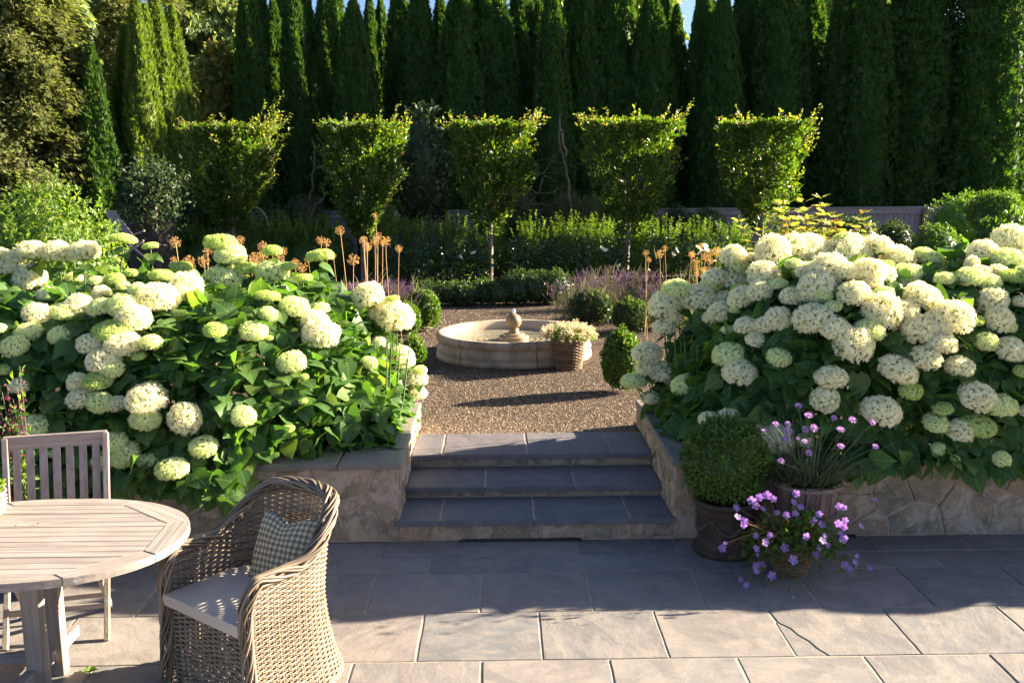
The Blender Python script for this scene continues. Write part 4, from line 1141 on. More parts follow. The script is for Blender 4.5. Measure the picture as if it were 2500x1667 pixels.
def conv(x, y, w, reg):
    ox, oy, s = {'L': (0, 500, 2.6133), 'R': (1600, 500, 2.6133), 'C': (800, 500, 2.6133), 'A': (0, 1000, 2.351), 'B': (1600, 1000, 2.351)}[reg]
    fx, fy = ox + x / s, oy + y / s
    return fx * 2352 / 2500, fy * 1568 / 1667, w / s * 2352 / 2500
HL = {'L': [(20,320,110,0),(60,400,170,0),(125,340,120,0),(230,300,175,0),(385,310,165,0),(550,305,180,0),(210,475,190,0),(808,222,130,2),(975,268,95,2),(1045,455,145,2),(1170,400,130,2),(1420,250,190,2),(1480,325,180,1),(1455,485,250,1),(1200,540,200,0),(1025,600,225,0),(530,655,170,0),(670,655,150,1),(805,650,200,1),(265,700,160,0),(425,690,170,1),(20,790,80,1),(205,815,150,1),(120,905,150,1),(410,840,140,1),(870,725,200,0),(730,800,220,2),(815,890,200,0),(980,880,135,1),(595,890,150,0),(680,1000,190,0),(740,1045,135,1),(905,968,75,2),(520,1130,120,0),(645,1120,170,2),(530,1230,150,0),(660,1260,150,1),(765,1265,120,0),(955,1240,230,0),(945,1365,185,1),(1200,1360,205,0),(1565,1345,150,1),(1870,1005,165,1),(1385,800,140,2),(1630,810,165,1),(2050,830,200,0),(2020,760,170,0),(1890,660,170,1),(1720,585,150,2),(1575,415,130,2),(1745,430,180,1),(1840,400,110,2),(1745,300,110,2),(2050,330,160,2),(1940,472,110,2),(1720,700,110,1),(1655,500,90,2),(2060,665,100,1),(1850,1420,80,2),(1725,850,55,2),(1890,800,42,2),(1940,1250,60,2),(45,1050,110,2),(150,1150,120,0),(245,1410,170,1),(330,575,120,0),(665,570,110,0),(490,470,100,1),(630,490,80,1),(890,545,100,1),(750,480,120,2),(850,440,90,2),(1215,450,100,1),(800,520,80,1),(1950,1095,60,2)],
      'C': [(265,590,190,0),(415,600,80,2),(430,720,230,0),(320,700,120,0),(330,880,90,0),(270,1010,100,1),(470,980,160,0),(590,1060,90,1),(560,1110,140,0),(560,1200,140,0),(505,1290,60,1),(20,810,130,0)],
      'A': [(1005,335,165,1),(1183,207,150,1),(735,250,170,1),(610,290,120,1),(680,180,125,1),(865,285,110,1),(210,80,110,2),(0,300,45,2),(95,230,70,1),(330,240,60,1)]}
HR = {'R': [(485,330,150,0),(595,340,80,0),(512,395,125,1),(370,465,145,0),(130,545,180,1),(265,600,240,0),(50,650,190,0),(110,715,110,0),(340,520,120,1),(500,485,180,0),(535,535,120,2),(680,445,175,0),(545,600,160,0),(655,555,150,0),(430,590,90,0),(420,690,170,0),(350,725,110,0),(500,670,70,1),(770,510,110,1),(870,385,110,1),(740,310,210,0),(860,290,190,0),(950,310,240,0),(1040,280,130,0),(1180,222,105,2),(1220,320,260,0),(1400,270,170,0),(1090,420,210,0),(950,430,130,0),(1200,430,150,0),(1340,430,190,0),(1440,385,110,2),(1530,350,190,0),(1580,470,210,1),(1440,450,130,0),(1020,540,220,0),(1055,578,115,1),(1250,575,180,0),(1430,570,135,1),(1000,730,240,0),(1130,800,170,0),(855,590,130,0),(770,740,170,0),(690,770,140,0),(570,775,150,0),(455,805,90,1),(628,865,120,0),(465,960,210,1),(525,1075,200,0),(775,975,150,1),(1250,900,240,0),(1350,800,180,1),(1430,690,250,0),(1560,680,170,0),(1660,800,200,0),(1690,600,220,0),(1800,880,180,0),(1860,730,250,0),(1770,760,160,0),(1530,1050,210,0),(1700,975,190,0),(1915,1030,175,0),(1105,1100,180,0),(1065,1240,165,0),(1415,1315,250,0),(1610,1185,150,2),(1810,1295,115,2),(1765,1385,150,1),(2025,1220,220,0),(2175,1280,200,1),(2035,1400,200,2),(1920,1435,160,0),(2085,875,135,1),(2245,925,185,0),(2005,742,120,2),(2125,620,180,0),(2160,740,170,0),(2310,620,100,0),(1680,318,110,1),(1740,350,160,1),(1830,480,120,1),(1980,470,190,1),(2050,440,120,0),(2060,310,160,0),(2000,375,90,0),(2240,235,210,0),(2220,360,200,1),(2170,290,120,0),(2100,500,150,1),(2160,430,120,0),(2260,470,160,2),(2330,420,100,1),(185,1150,160,1),(340,1370,130,0),(455,1370,160,0),(730,1500,250,0),(2310,1060,100,2),(2340,1310,80,0),(1780,1545,80,1),(940,1500,110,0),(1660,540,120,0),(2230,780,100,1),(2330,300,120,0),(1370,500,110,0),(1120,650,90,1)],
      'C': [(2030,950,175,0),(2035,1040,150,0),(2130,1070,170,0),(1950,1125,155,1),(2055,1230,110,0),(2140,785,130,0)],
      'B': [(1605,235,78,1),(1700,275,50,2),(1965,280,100,1)]}

LBL = {-1: ['white hydrangea bush at the left photo edge, behind the slatted chair', 'white hydrangea bush in the left bed above the tabletop', 'hydrangea bush with creamy heads rising above the wicker chair, left bed', 'hydrangea bush at the corner of the left wall beside the steps'],
       1: ['white hydrangea bush at the right corner of the steps, behind the potted boxwood', 'white hydrangea bush in the right bed behind the wooden tub', 'heavily flowering white hydrangea bush in the middle of the right bed', 'white hydrangea bush hanging over the wall at the right photo edge', 'white hydrangea bush beyond the right photo edge']}
CX = {-1: [-3.15, -2.35, -1.6, -.95], 1: [1.45, 2.15, 2.85, 3.6, 5.0]}
def hydrangeas(side, bed, heads):
    roots = []
    for x, lb in zip(CX[side], LBL[side]):
        o = empty('hydrangea_bush', (x, 7.0, SOILZ)); tag(o, lb, 'hydrangea', 'white hydrangeas in the raised beds'); roots.append(o)
    def near(x): return roots[int(np.argmin([abs(x - c) for c in CX[side]]))]
    def local(o, p): return np.asarray(p) - np.array(o.location)
    hp = []
    for reg, lst in heads.items():
        for (x, y, w_, t) in lst:
            px, py, pw = conv(x, y, w_, reg)
            p = hit(bed, px, py)
            if p is None: p = atY(px, py, 7.5 if side < 0 else 7.2)
            d = pw * 1.063 / FPX * p[1]
            hp.append((p, d, t))
    if side > 0:      # the bank goes on outside the photo and throws its shade on the paving
        for k in range(60):
            x = RNG.uniform(3.75, 6.6); y = 5.8 + 1.8 * RNG.random() ** 1.6
            hp.append((np.array((x, y, bed.H(x, y))), RNG.uniform(.13, .24), int(RNG.random() < .25)))
    for i, (p, d, t) in enumerate(hp):
        o = near(p[0]); q = local(o, p)
        q = q - unit(ray(1176, 784)) * .05
        h = link('flower_head', HEADS[t][i % len(HEADS[t])], o, q)
        edge = np.clip(1 - (p[1] - bed.y0) / .8, 0, 1)
        h.rotation_euler = (edge * RNG.uniform(.1, .55) + RNG.normal() * .1, RNG.normal() * .15 + (.25 * side * -1 if abs(p[0] - .2) < 1.1 else 0), RNG.uniform(0, 6.28))
        # heads tip forward (towards -Y) on the front face
        h.rotation_euler = (Matrix.Rotation(edge * RNG.uniform(.15, .6), 3, 'X') @ Matrix.Rotation(RNG.normal() * .12, 3, 'Y') @ Matrix.Rotation(RNG.uniform(0, 6.28), 3, 'Z')).to_euler()
        k_ = d * 1.18; h.scale = (k_ * RNG.uniform(.92, 1.08), k_ * RNG.uniform(.92, 1.05), k_ * RNG.uniform(.85, 1.2))
        # stem under the head
        base = np.array((q[0] * .75 + RNG.normal() * .05, q[1] * .8 + .25 * edge, max(0.0, q[2] * .25)))
        v = base - q; L = np.linalg.norm(v) * .85
        s = link('stem', STEMM, o, q + v / np.linalg.norm(v) * L)
        s.rotation_euler = Vector(-v).to_track_quat('Z', 'Y').to_euler(); s.scale = (1, 1, L)
        # a collar of leaves under each head
        for k in range(3):
            if t == 2 or k < 2:
                a = RNG.uniform(0, 6.28); out = np.array((math.cos(a), math.sin(a) - .4, -.25))
                lp = q + v / np.linalg.norm(v) * (d * RNG.uniform(.35, .8))
                f = link('leaf', LEAFM[k], o, lp)
                X, Y_, Z = frames(unit(out)[None], np.array((0, -.3, 1.0))[None])
                sc = RNG.uniform(.085, .13)
                f.matrix_basis = Matrix.Translation(Vector(lp)) @ Matrix(np.stack([X[0], Y_[0], Z[0]], 1).tolist()).to_4x4() @ Matrix.Scale(sc, 4)
    HP = np.array([p for p, _, _ in hp]); HD = np.array([d for _, d, _ in hp])
    # leaves on the surface of the bank
    P, D, N = [], [], []
    x0, x1 = (max(bed.x0, -4.6), bed.x1) if side < 0 else (bed.x0, 6.6)
    def put(x, y, z, n):
        P.append(np.stack([x, y, z], 1)); m = len(x)
        D.append(unit(n * .5 + nrand(m) * .55 + np.array((0, -.15, -.45)))); N.append(unit(n * .7 + nrand(m) * .3 + np.array((0, 0, .65))))
    m = int((x1 - x0) * 560)                   # front face
    z = RNG.uniform(.40 if side < 0 else .52, bed.top, m); u = (z - SOILZ) / (bed.top - SOILZ); u = np.clip(u, 0, .995)
    x = RNG.uniform(x0, x1, m)
    dg = (bed.x1 - x if bed.g > 0 else x - bed.x0) + .05
    fg = (1 - (1 - np.clip(dg / bed.ramp, 0, 1)) ** 2.4) ** .6
    uu = np.clip(u / np.maximum(fg, .05), 0, .999); ok = (u < fg) & ((side > 0) | (x < -1.55) | (z > .60))
    y = bed.front(dg) + 1.15 * (1 - (1 - uu ** (1 / .62)) ** (1 / 2.4)) + np.abs(RNG.normal(size=m)) * .17
    put(x[ok], y[ok], z[ok], np.array((0, -1.0, .3)))
    m = int((x1 - x0) * 2.0 * 230)             # top
    x = RNG.uniform(x0, x1, m); y = RNG.uniform(bed.y0 + .1, bed.y1, m); z = bed.H(x, y) - np.abs(RNG.normal(size=m)) * .10 - .02
    ok = z > .4; put(x[ok], y[ok], z[ok], np.array((0, -.2, 1.0)))
    m = 3200                                   # side by the steps
    y = RNG.uniform(bed.y0 + .45, bed.y1, m); u = RNG.random(m)
    z = SOILZ + (bed.top - SOILZ) * u * .95 - .04
    fy = (1 - (1 - np.clip((y - bed.y0 - .42) / 1.15, 0, 1)) ** 2.4) ** .62
    uu = np.clip(u / np.maximum(fy, .05), 0, .999); ok = u < fy
    dg = bed.ramp * (1 - (1 - uu ** (1 / .6)) ** (1 / 2.4)) - .05 + np.abs(RNG.normal(size=m)) * .1
    x = (bed.x1 - dg) if bed.g > 0 else (bed.x0 + dg)
    put(x[ok], y[ok], z[ok], np.array((1.0 if bed.g > 0 else -1.0, -.1, .3)))
    m = int((x1 - x0) * (60 if side < 0 else 34))                    # leaves hanging over the coping
    x = RNG.uniform(x0, x1 - .12 if side < 0 else x1, m)
    if side > 0: x = x0 + .15 + (x1 - x0 - .15) * RNG.random(m)
    if side < 0: x = x[x < -1.55]
    if side > 0: x = x[x > 1.75]
    m = len(x); drop = RNG.random(m) ** 1.7
    put(x, bed.y0 - .03 - RNG.random(m) * .09, .58 - drop * (.16 if side < 0 else .07), np.array((0, -1.0, .1)))
    P, D, N = np.concatenate(P), np.concatenate(D), np.concatenate(N)
    ramp = None
    S = RNG.uniform(.085, .165, len(P))
    # thin the leaves that would lie over a flower head
    for i in range(0, len(HP)):
        dd = P - (HP[i] + np.array((0, -.05, .03)))
        hit_ = (np.linalg.norm(dd, axis=1) < HD[i] * .52) | ((np.abs(dd[:, 0]) < HD[i] * .42) & (np.abs(dd[:, 2] + dd[:, 1] * -.16) < HD[i] * .36) & (dd[:, 1] < 0) & (dd[:, 1] > -.35))
        keep = ~hit_
        P, D, N, S = P[keep], D[keep], N[keep], S[keep]
    own = np.array([int(np.argmin([abs(v - c) for c in CX[side]])) for v in P[:, 0]])
    for j, o in enumerate(roots):
        m = own == j
        p, d_, n_, s = P[m] - np.array(o.location), D[m], N[m], S[m]
        # the leaves nearest to the terrace are parts of their own, the rest one mass
        order = np.argsort(p[:, 1] - .0 * p[:, 2] + RNG.random(len(p)) * .35)
        k = 170 if j < 4 else 0
        X, Y_, Z = frames(d_, n_)
        for i in order[:k]:
            f = link('leaf', LEAFM[i % 4], o)
            f.matrix_basis = Matrix.Translation(Vector(p[i])) @ Matrix(np.stack([X[i], Y_[i], Z[i]], 1).tolist()).to_4x4() @ Matrix.Scale(float(s[i]), 4)
        r = order[k:]
        me = scatter('leaf_mass', HEARTS, p[r], d_[r], n_[r], s[r], [M['hyd_leaf']], smooth=True)
        tag(link('leaf_mass', me, o), kind='stuff')
        # woody stems
        st = MB()
        for q in range(16):
            a = RNG.uniform(-.3, .3); b = RNG.uniform(-.45, .5)
            st.tube([(a * .6, b * .8, 0), (a * .9, b, .3), (a * 1.1, b * 1.05, .7)], [.008, .007, .004], 5, cap=False)
        tag(st.build('canes', M['hyd_stem'], o), kind='stuff')
hydrangeas(-1, LB, HL); hydrangeas(1, RB, HR)

# ------------------------------------------------------------------ dried alliums
M['allium'] = leaf_mat('dried orange allium florets', (.46, .27, .13), (.62, .42, .25), .3, .8, .1)
M['allium_stem'] = leaf_mat('dried allium stalks', (.42, .27, .12), (.55, .37, .18), .1, .7, .2)
def allium_mesh(seed):
    r = np.random.default_rng(seed); n = 70
    D = unit(r.normal(size=(n, 3))); P = D * .1
    spoke = T([(-.012, 0, 0), (.012, 0, 0), (.012, .72, 0), (-.012, .72, 0), (.10, .95, .04), (-.10, .95, .04), (0, .82, -.06), (0, 1.05, .05)], [(0, 1, 2, 3), (3, 2, 4), (3, 5, 2), (6, 4, 7), (6, 7, 5)])
    return scatter('seed_head', [spoke], P, D, rdir(n), r.uniform(.34, .44, n), [M['allium']], uv=False)
AM = [allium_mesh(s) for s in (1, 2, 3)]
ASTEM = MB().tube([(0, 0, 0), (.022, .01, .3), (.03, .012, .6), (.014, 0, .85), (0, 0, 1)], [.0045, .0043, .004, .0037, .0035], 5, cap=False).mesh('stalk', M['allium_stem'], True)
AL = {'L': [(1120,240,65),(1325,295,55),(1110,355,50),(1205,360,70),(1300,360,70),(650,440,60),(1535,225,50),(1525,270,40),(1675,265,60),(1630,340,75),(1600,370,50),(1680,320,60),(1810,295,45),(1775,340,60),(1885,365,45),(1930,400,60),(1965,350,40),(1850,460,70),(2045,225,50),(2080,240,55),(2170,165,55),(2255,350,70),(2320,230,50),(2345,265,50),(1665,400,50),(1220,390,50)],
      'C': [(230,225,45),(250,270,55),(300,230,50),(320,200,50),(370,230,60),(350,245,40),(455,280,45),(305,68,35),(35,325,40),(2030,310,38),(2050,350,32),(2117,315,48),(2150,280,38),(2325,315,38)],
      'R': [(232,318,36),(290,262,36),(320,330,50),(350,305,45),(395,300,55),(262,360,45),(350,360,40),(265,405,45),(320,430,60),(262,440,32)]}
al = []
for reg, lst in AL.items():
    for x, y, w_ in lst: al.append((*conv(x, y, w_, reg), reg))
al.sort()
nL = nR = 0
for px, py, pw, reg in al:
    left = px < 1200
    Y = (9.6 if px < 700 else 10.6) if left else 12.0
    Y += random.uniform(-.5, .5)
    if px > 700 and left: Y = 10.4 + random.uniform(-.4, .4)
    p = atY(px, py, Y)
    i = nL if left else nR
    lb = f'dried orange allium, {nth(i)} from the left of those ' + ('behind the left hydrangeas' if left else 'behind the right hydrangeas')
    o = empty('allium', (p[0] + (0.03 if left else 0), Y, ZU)); tag(o, lb, 'allium', 'dried alliums behind the left bed' if left else 'dried alliums behind the right bed')
    s = link('stalk', ASTEM, o)
    h = p - np.array(o.location); s.rotation_euler = (Vector(h).to_track_quat('Z', 'Y').to_matrix() @ Matrix.Rotation(random.uniform(0, 6.28), 3, 'Z')).to_euler(); s.scale = (1, 1, float(np.linalg.norm(h)))
    hd = link('seed_head', AM[i % 3], o, h); hd.scale = (pw * 1.063 / FPX * Y * 1.12,) * 3; hd.rotation_euler = [random.uniform(0, 6) for _ in range(3)]
    if left: nL += 1
    else: nR += 1
# ------------------------------------------------------------------ fountain
M['cast'] = noise_mat('cast limestone', [(.25, (.22, .17, .12)), (.5, (.40, .32, .245)), (.75, (.50, .41, .325))], 5, 6, .85, .35, .006, bscale=60)
M['castdark'] = noise_mat('wet stained limestone', [(.3, (.17, .115, .055)), (.7, (.31, .23, .13))], 6, 5, .45, .3, .005, spec=.5)
FX, FYc, FR = .160, 10.785, .869
def fountain():
    o = empty('fountain', (FX, FYc, ZU - .01)); tag(o, 'round cast stone fountain basin with water and a ball spout on the gravel', 'fountain')
    prof = [(.845, 0), (.875, .004), (.878, .05), (.862, .062), (.858, .075), (.868, .09), (.872, .12), (.858, .15), (.846, .175), (.852, .195), (.868, .205), (.872, .235), (.866, .272), (.855, .281), (.80, .281), (.79, .272), (.788, .20), (.79, .05), (.79, 0.0)]
    seams = [-2.31, -1.30, -.33, .62, 1.6, 2.75, -2.31 + 2 * PI]
    for a0, a1 in zip(seams[:-1], seams[1:]):
        g = .006
        m = MB().lathe(prof, 22, a0=a0 + g, a1=a1 - g)
        m.build('basin_segment', M['cast'], o, smooth=True)
    MB().lathe([(.80, .002), (.80, .24), (.84, .262), (.84, .02)], 96).build('seam_mortar', M['castdark'], o)
    MB().lathe([(0.001, .03), (.79, .03)], 64).build('basin_floor', M['castdark'], o)
    MB().lathe([(.165, .02), (.17, .215), (.165, .222), (.13, .224), (.125, .226), (.12, .245), (.11, .25), (.001, .25)], 48).build('plinth', M['castdark'], o, smooth=False)
    MB().lathe([(.07, .25), (.055, .27), (.06, .30), (.02, .31)], 32).build('neck', M['castdark'], o, smooth=True)
    a = np.linspace(0.02, PI, 24)
    MB().lathe([(.088 * math.sin(t), .385 - .088 * math.cos(t)) for t in a], 36).build('ball', M['castdark'], o, smooth=True)
    wt = NT('fountain water')
    wv = wt.co('Object'); 
    wave = wt.n('ShaderNodeTexWave', {'Scale': 5.5, 'Distortion': 3.5, 'Detail': 2.0, 'Vector': wv}, wave_type='RINGS', rings_direction='SPHERICAL')
    wt.bump(wt.math('ADD', wave.outputs[1], wt.noise(14, 3, .6, wv)), .35, .02)
    wt.base((.80, .74, .58), .04, .6)
    wt.b.inputs['Transmission Weight'].default_value = 1.0; wt.b.inputs['IOR'].default_value = 1.33
    tr = wt.n('ShaderNodeBsdfTransparent', {0: (.93, .88, .74)}); lp = wt.n('ShaderNodeLayerWeight', {0: .25})
    gl = wt.n('ShaderNodeBsdfGlossy', {0: (1, 1, 1), 1: .05}); wt.set(gl.inputs['Normal'], [n for n in wt.t.nodes if n.type == 'BUMP'][0].outputs[0])
    df = wt.n('ShaderNodeBsdfDiffuse', {0: (.62, .54, .36)}); wt.set(df.inputs['Normal'], [n for n in wt.t.nodes if n.type == 'BUMP'][0].outputs[0])
    m1 = wt.n('ShaderNodeMixShader', {0: .42, 1: tr.outputs[0], 2: df.outputs[0]})
    fr = wt.n('ShaderNodeFresnel', {0: 1.33}); wt.set(fr.inputs['Normal'], [n for n in wt.t.nodes if n.type == 'BUMP'][0].outputs[0])
    m2 = wt.n('ShaderNodeMixShader', {0: fr.outputs[0], 1: m1.outputs[0], 2: gl.outputs[0]})
    wt.t.links.new(m2.outputs[0], wt.out.inputs[0])
    MB().lathe([(.167, .178), (.4, .1785), (.6, .178), (.788, .178)], 64).build('water', wt.m, o)
    M['foam'] = NT('white water').base((.85, .87, .88), .25, .5)
    jet = sphere_np((0, 0, .495), (.022, .022, .032), 12, 9, 5, .12)
    link('water_jet', mesh_np('water_jet', jet[0], jet[1], [M['foam']], smooth=True), o)
fountain()

# ------------------------------------------------------------------ woven containers
def wicker_mat(name, c1, c2, rough=.55):
    return leaf_mat(name, c1, c2, 0.0, rough, .35)
M['wicker'] = wicker_mat('grey tan rattan', (.15, .11, .075), (.31, .24, .17))
M['wicker_dark'] = wicker_mat('brown willow', (.15, .095, .05), (.27, .18, .105))
def woven_wall(mb, S, nrow, nst, r=.0055, amp=.007, segs=3, k=4, closed=True, zt=None, flat=.8):
    """S(u,v) -> point, outward normal; rows of strands running over and under nst stakes. zt(u): upper v limit"""
    n = nst * segs
    u = np.arange(n + (0 if closed else 1)) / n
    for row in range(nrow):
        v = (row + .5) / nrow
        P, Nn = S(u, np.full(len(u), v))
        off = np.sin(PI * (u * nst + row)) * amp
        Q = P + Nn * off[:, None]
        if zt is not None:
            ok = v <= zt(u)
            if ok.sum() < 3: continue
            idx = np.where(ok)[0]
            runs = np.split(idx, np.where(np.diff(idx) > 1)[0] + 1)
        else: runs = [np.arange(len(u))]
        for rn in runs:
            if len(rn) < 3: continue
            q = Q[rn]
            if closed and len(rn) == len(u): q = np.vstack([q, q[:1]])
            mb.tube(q, r * RNG.uniform(.85, 1.12), k, cap=False, flat=flat)
    return mb
def basket(name, c, r0, r1, h, nrow, nst, label, mat='wicker_dark', cat='basket', stuff=None, r=.006):
    o = empty(name, c); tag(o, label, cat)
    def S(u, v):
        a = u * 2 * PI; rr = r0 + (r1 - r0) * v + .012 * np.sin(v * PI)
        N = np.stack([np.cos(a), np.sin(a), 0 * a], 1)
        P = N * rr[:, None]; P[:, 2] = v * h
        return P, N
    mb = woven_wall(MB(), S, nrow, nst, r, r * 1.1, 3, 4)
    tag(mb.build('weave', M[mat], o, smooth=True), kind='stuff')
    st = MB()
    for i in range(nst):
        u = np.full(2, (i + .5) / nst if False else i / nst); P, _ = S(u, np.array((0, 1.0))); st.tube(P, r * .8, 4, cap=False)
    tag(st.build('stakes', M[mat], o), kind='stuff')
    rim = MB()
    for s in range(3):
        a = np.linspace(0, 2 * PI, 61); t = a * 14 + s * 2.1
        rr = r1 + .004 + np.cos(t) * r * 1.0
        rim.tube(np.stack([np.cos(a) * rr, np.sin(a) * rr, h + np.sin(t) * r], 1), r * .9, 4, cap=False)
    rim.build('rim', M[mat], o, smooth=True)
    MB().lathe([(.001, h * .86), (r1 * .95, h * .86), (r0 * .93, .01), (.001, .01)], 24).build('soil', M['soil'], o)
    return o
# basket of pale flowers by the fountain
M['palebloom'] = leaf_mat('pale dried blooms', (.46, .38, .28), (.66, .58, .45), .3, .8, .1, c3=(.35, .36, .18), tcol=(1, .95, .8))
cB = atz(1308, 852, ZU - .01); cB[1] += .145
basket('willow_basket', (cB[0], cB[1], ZU - .012), .125, .165, .30, 19, 24, 'tall brown woven basket planter in front of the fountain rim', r=.0085)
P, N = lumps(1500, (0, 0, .08), (.26, .22, .10), 410, .25, low=-.3, jitter=.25)
o = empty('sedum_plant', (cB[0] + .0, cB[1], ZU + .27)); tag(o, 'spreading plant with pale pinkish flower heads filling the basket by the fountain', 'flower')
link('leaves', scatter('leaves', TL_OVAL, P * .95, unit(N + nrand(len(P)) * .5), N, .035, [M['lilac']], uv=False), o)
Pq, Nq = lumps(170, (0, 0, .09), (.28, .23, .11), 411, .22, low=-.25, jitter=.06)
for k in range(len(Pq)):
    pass
P2 = np.repeat(Pq, 16, 0) + nrand(len(Pq) * 16) * .014
tag(link('flower_clusters', scatter('flower_clusters', TL_DIAM, P2, rdir(len(P2)), rdir(len(P2)), RNG.uniform(.016, .026, len(P2)), [M['palebloom']], uv=False), o), kind='stuff')

# ------------------------------------------------------------------ pots at the right
M['clay'] = noise_mat('dark aged clay', [(.3, (.055, .038, .028)), (.6, (.10, .07, .052)), (.8, (.15, .115, .09))], 9, 6, .75, .6, .01, bscale=40)
M['oldwood'] = wood_mat('old barrel wood', (.09, .055, .045), (.24, .17, .14), (.15, .10, .085), axis=2, bump=.6)
M['hoop'] = noise_mat('thin split hoop', [(.3, (.14, .10, .09)), (.7, (.26, .2, .17))], 20)
def clay_pot():
    c = atz(1680, 1291, 0); r = .185
    o = empty('clay_pot', (c[0] + .005, c[1] + r + .015, 0.0)); tag(o, 'large dark clay pot with raised garland relief beside the steps', 'plant pot')
    prof = [(.01, .004), (.195, .004), (.205, .015), (.203, .032), (.185, .045), (.172, .06), (.17, .11), (.172, .2), (.174, .25), (.182, .262), (.184, .275), (.178, .285), (.182, .30), (.20, .315), (.205, .33), (.20, .342), (.185, .345), (.172, .335), (.168, .30), (.001, .295)]
    MB().lathe(prof, 48).build('pot_body', M['clay'], o, smooth=True)
    for s in range(5):                    # garland swags and rosettes
        a0 = s * 2 * PI / 5 + .3; t = np.linspace(0, 1, 13); a = a0 + t * 2 * PI / 5 * .86
        z = .225 - .075 * np.sin(t * PI); rr = .176
        MB().tube(np.stack([np.cos(a) * rr, np.sin(a) * rr, z], 1), .008 + .007 * np.sin(t * PI), 6).build('garland', M['clay'], o, smooth=True)
        a1 = a0 - .08
        ros = sphere_np((math.cos(a1) * .174, math.sin(a1) * .174, .228), (.02, .02, .02), 8, 6, s, .2)
        link('rosette', mesh_np('rosette', ros[0], ros[1], [M['clay']], smooth=True), o)
    b = o.location
    shrub('boxwood', (b[0] - .01, b[1] - .01, .33 + .25), (.262, .25, .26), 6500, .027, M['box'], seed=420, amp=.09, sh=(150, .07, .022, 6, M['box']), low=-.85, label='bushy boxwood ball growing in the dark clay pot by the steps', cat='boxwood')
clay_pot()
def tub():
    c = (atY(1851, 1160, 5.66)[0], 5.66)
    o = empty('wooden_tub', (c[0], c[1], 0)); tag(o, 'weathered wooden stave tub with thin hoops behind the violet flowers', 'plant pot')
    n = 14; H = .47; r0, r1 = .135, .19
    for i in range(n):
        a = i / n * 2 * PI + .1; w0, w1 = 2 * PI * r0 / n * .93, 2 * PI * r1 / n * .93
        ax = np.array((math.cos(a), math.sin(a), 0)); t = np.array((-math.sin(a), math.cos(a), 0)); th = .007
        j = random.uniform(-.006, .006)
        V = []
        for z, r, w_ in ((.003, r0, w0), (H + j, r1, w1)):
            for s, q in ((-1, 0), (1, 0), (1, 1), (-1, 1)): V.append(ax * (r + th * q - .002) + t * s * w_ / 2 + np.array((0, 0, z)))
        MB().add(V, [(0, 1, 2, 3)[::-1], (4, 5, 6, 7), (0, 1, 5, 4), (1, 2, 6, 5), (2, 3, 7, 6), (3, 0, 4, 7)]).build('stave', M['oldwood'], o)
    for z, tw in ((.26, .008), (.45, .022), (.28, .008)):
        r = r0 + (r1 - r0) * z / H + .012; a = np.linspace(0, 2 * PI, 41)
        G = []
        mb = MB()
        pr = np.array([(r, z - tw / 2), (r + .004, z - tw / 2), (r + .006, z + tw / 2), (r, z + tw / 2)])
        mb.lathe(np.vstack([pr, pr[:1]]), 40).build('hoop', M['hoop'], o)
    MB().lathe([(.001, .43), (.175, .43)], 24).build('soil', M['soil'], o)
    return o
tubo = tub()
# petals and flowers
M['scab'] = leaf_mat('lilac pink scabiosa petals', (.40, .24, .46), (.54, .36, .60), .3, .7, .2, tcol=(1, .8, 1))
M['geran'] = leaf_mat('violet geranium petals', (.27, .16, .44), (.39, .27, .56), .35, .6, .2, tcol=(1, .8, 1))
M['geran_eye'] = NT('pale flower eye').base((.75, .6, .78), .7)
M['gleaf'] = leaf_mat('geranium leaves', (.05, .1, .02), (.1, .17, .035), .35, .5, .3, c3=(.2, .12, .05))
M['thin_stem'] = leaf_mat('thin green stalks', (.10, .13, .06), (.17, .19, .10), 0, .6, .2)
M['redstem'] = leaf_mat('thin reddish stalks', (.16, .08, .05), (.25, .14, .08), 0, .6, .2)
PET = T([(0, 0, 0), (.32, .45, .03), (.40, .8, .02), (.12, 1.0, 0), (-.12, 1.0, 0), (-.40, .8, .02), (-.32, .45, .03)], [(0, 1, 2, 3, 4, 5, 6)])
def flower5():
    a = np.arange(5) / 5 * 2 * PI
    D = np.stack([np.cos(a), np.sin(a), np.full(5, .25)], 1)
    me = scatter('bloom', [PET], D * .05, D, np.tile((0, 0, 1.0), (5, 1)), .95, [M['geran'], M['geran_eye']], uv=False, extra=sphere_np((0, 0, .1), (.13, .13, .08), 7, 5, 1, 0)[0:1] + ([sphere_np((0, 0, .1), (.13, .13, .08), 7, 5, 1, 0)[1][0]],))
    mi = np.zeros(len(me.polygons), dtype=np.int32)
    for i, p in enumerate(me.polygons):
        if len(p.vertices) == 4: mi[i] = 1
    me.polygons.foreach_set('material_index', mi)
    return me
GF = flower5()
def scabm():
    n = 26; a = np.arange(n) * 2.4; e = np.repeat((.1, .45, .9), (12, 8, 6))
    D = np.stack([np.cos(a) * np.cos(e), np.sin(a) * np.cos(e), np.sin(e)], 1)
    return scatter('bloom', [T([(0, 0, 0), (.2, .6, .05), (.3, 1, .1), (0, .85, .05), (-.3, 1, .1), (-.2, .6, .05)], [(0, 1, 2, 3, 4, 5)])], D * .15, D, np.tile((0, 0, 1.0), (n, 1)) + nrand(n) * .2, np.repeat((.85, .65, .45), (12, 8, 6)), [M['scab']], uv=False)
SF = scabm()
def stalk(mb, a, b, bow=.1, r=.0016):
    a, b = np.array(a, float), np.array(b, float); m = (a + b) / 2 + np.array((0, 0, np.linalg.norm(b - a) * bow)) + nrand(1)[0] * .015
    t = np.linspace(0, 1, 5)[:, None]
    mb.tube((1 - t) ** 2 * a + 2 * t * (1 - t) * m + t * t * b, r, 3, cap=False)
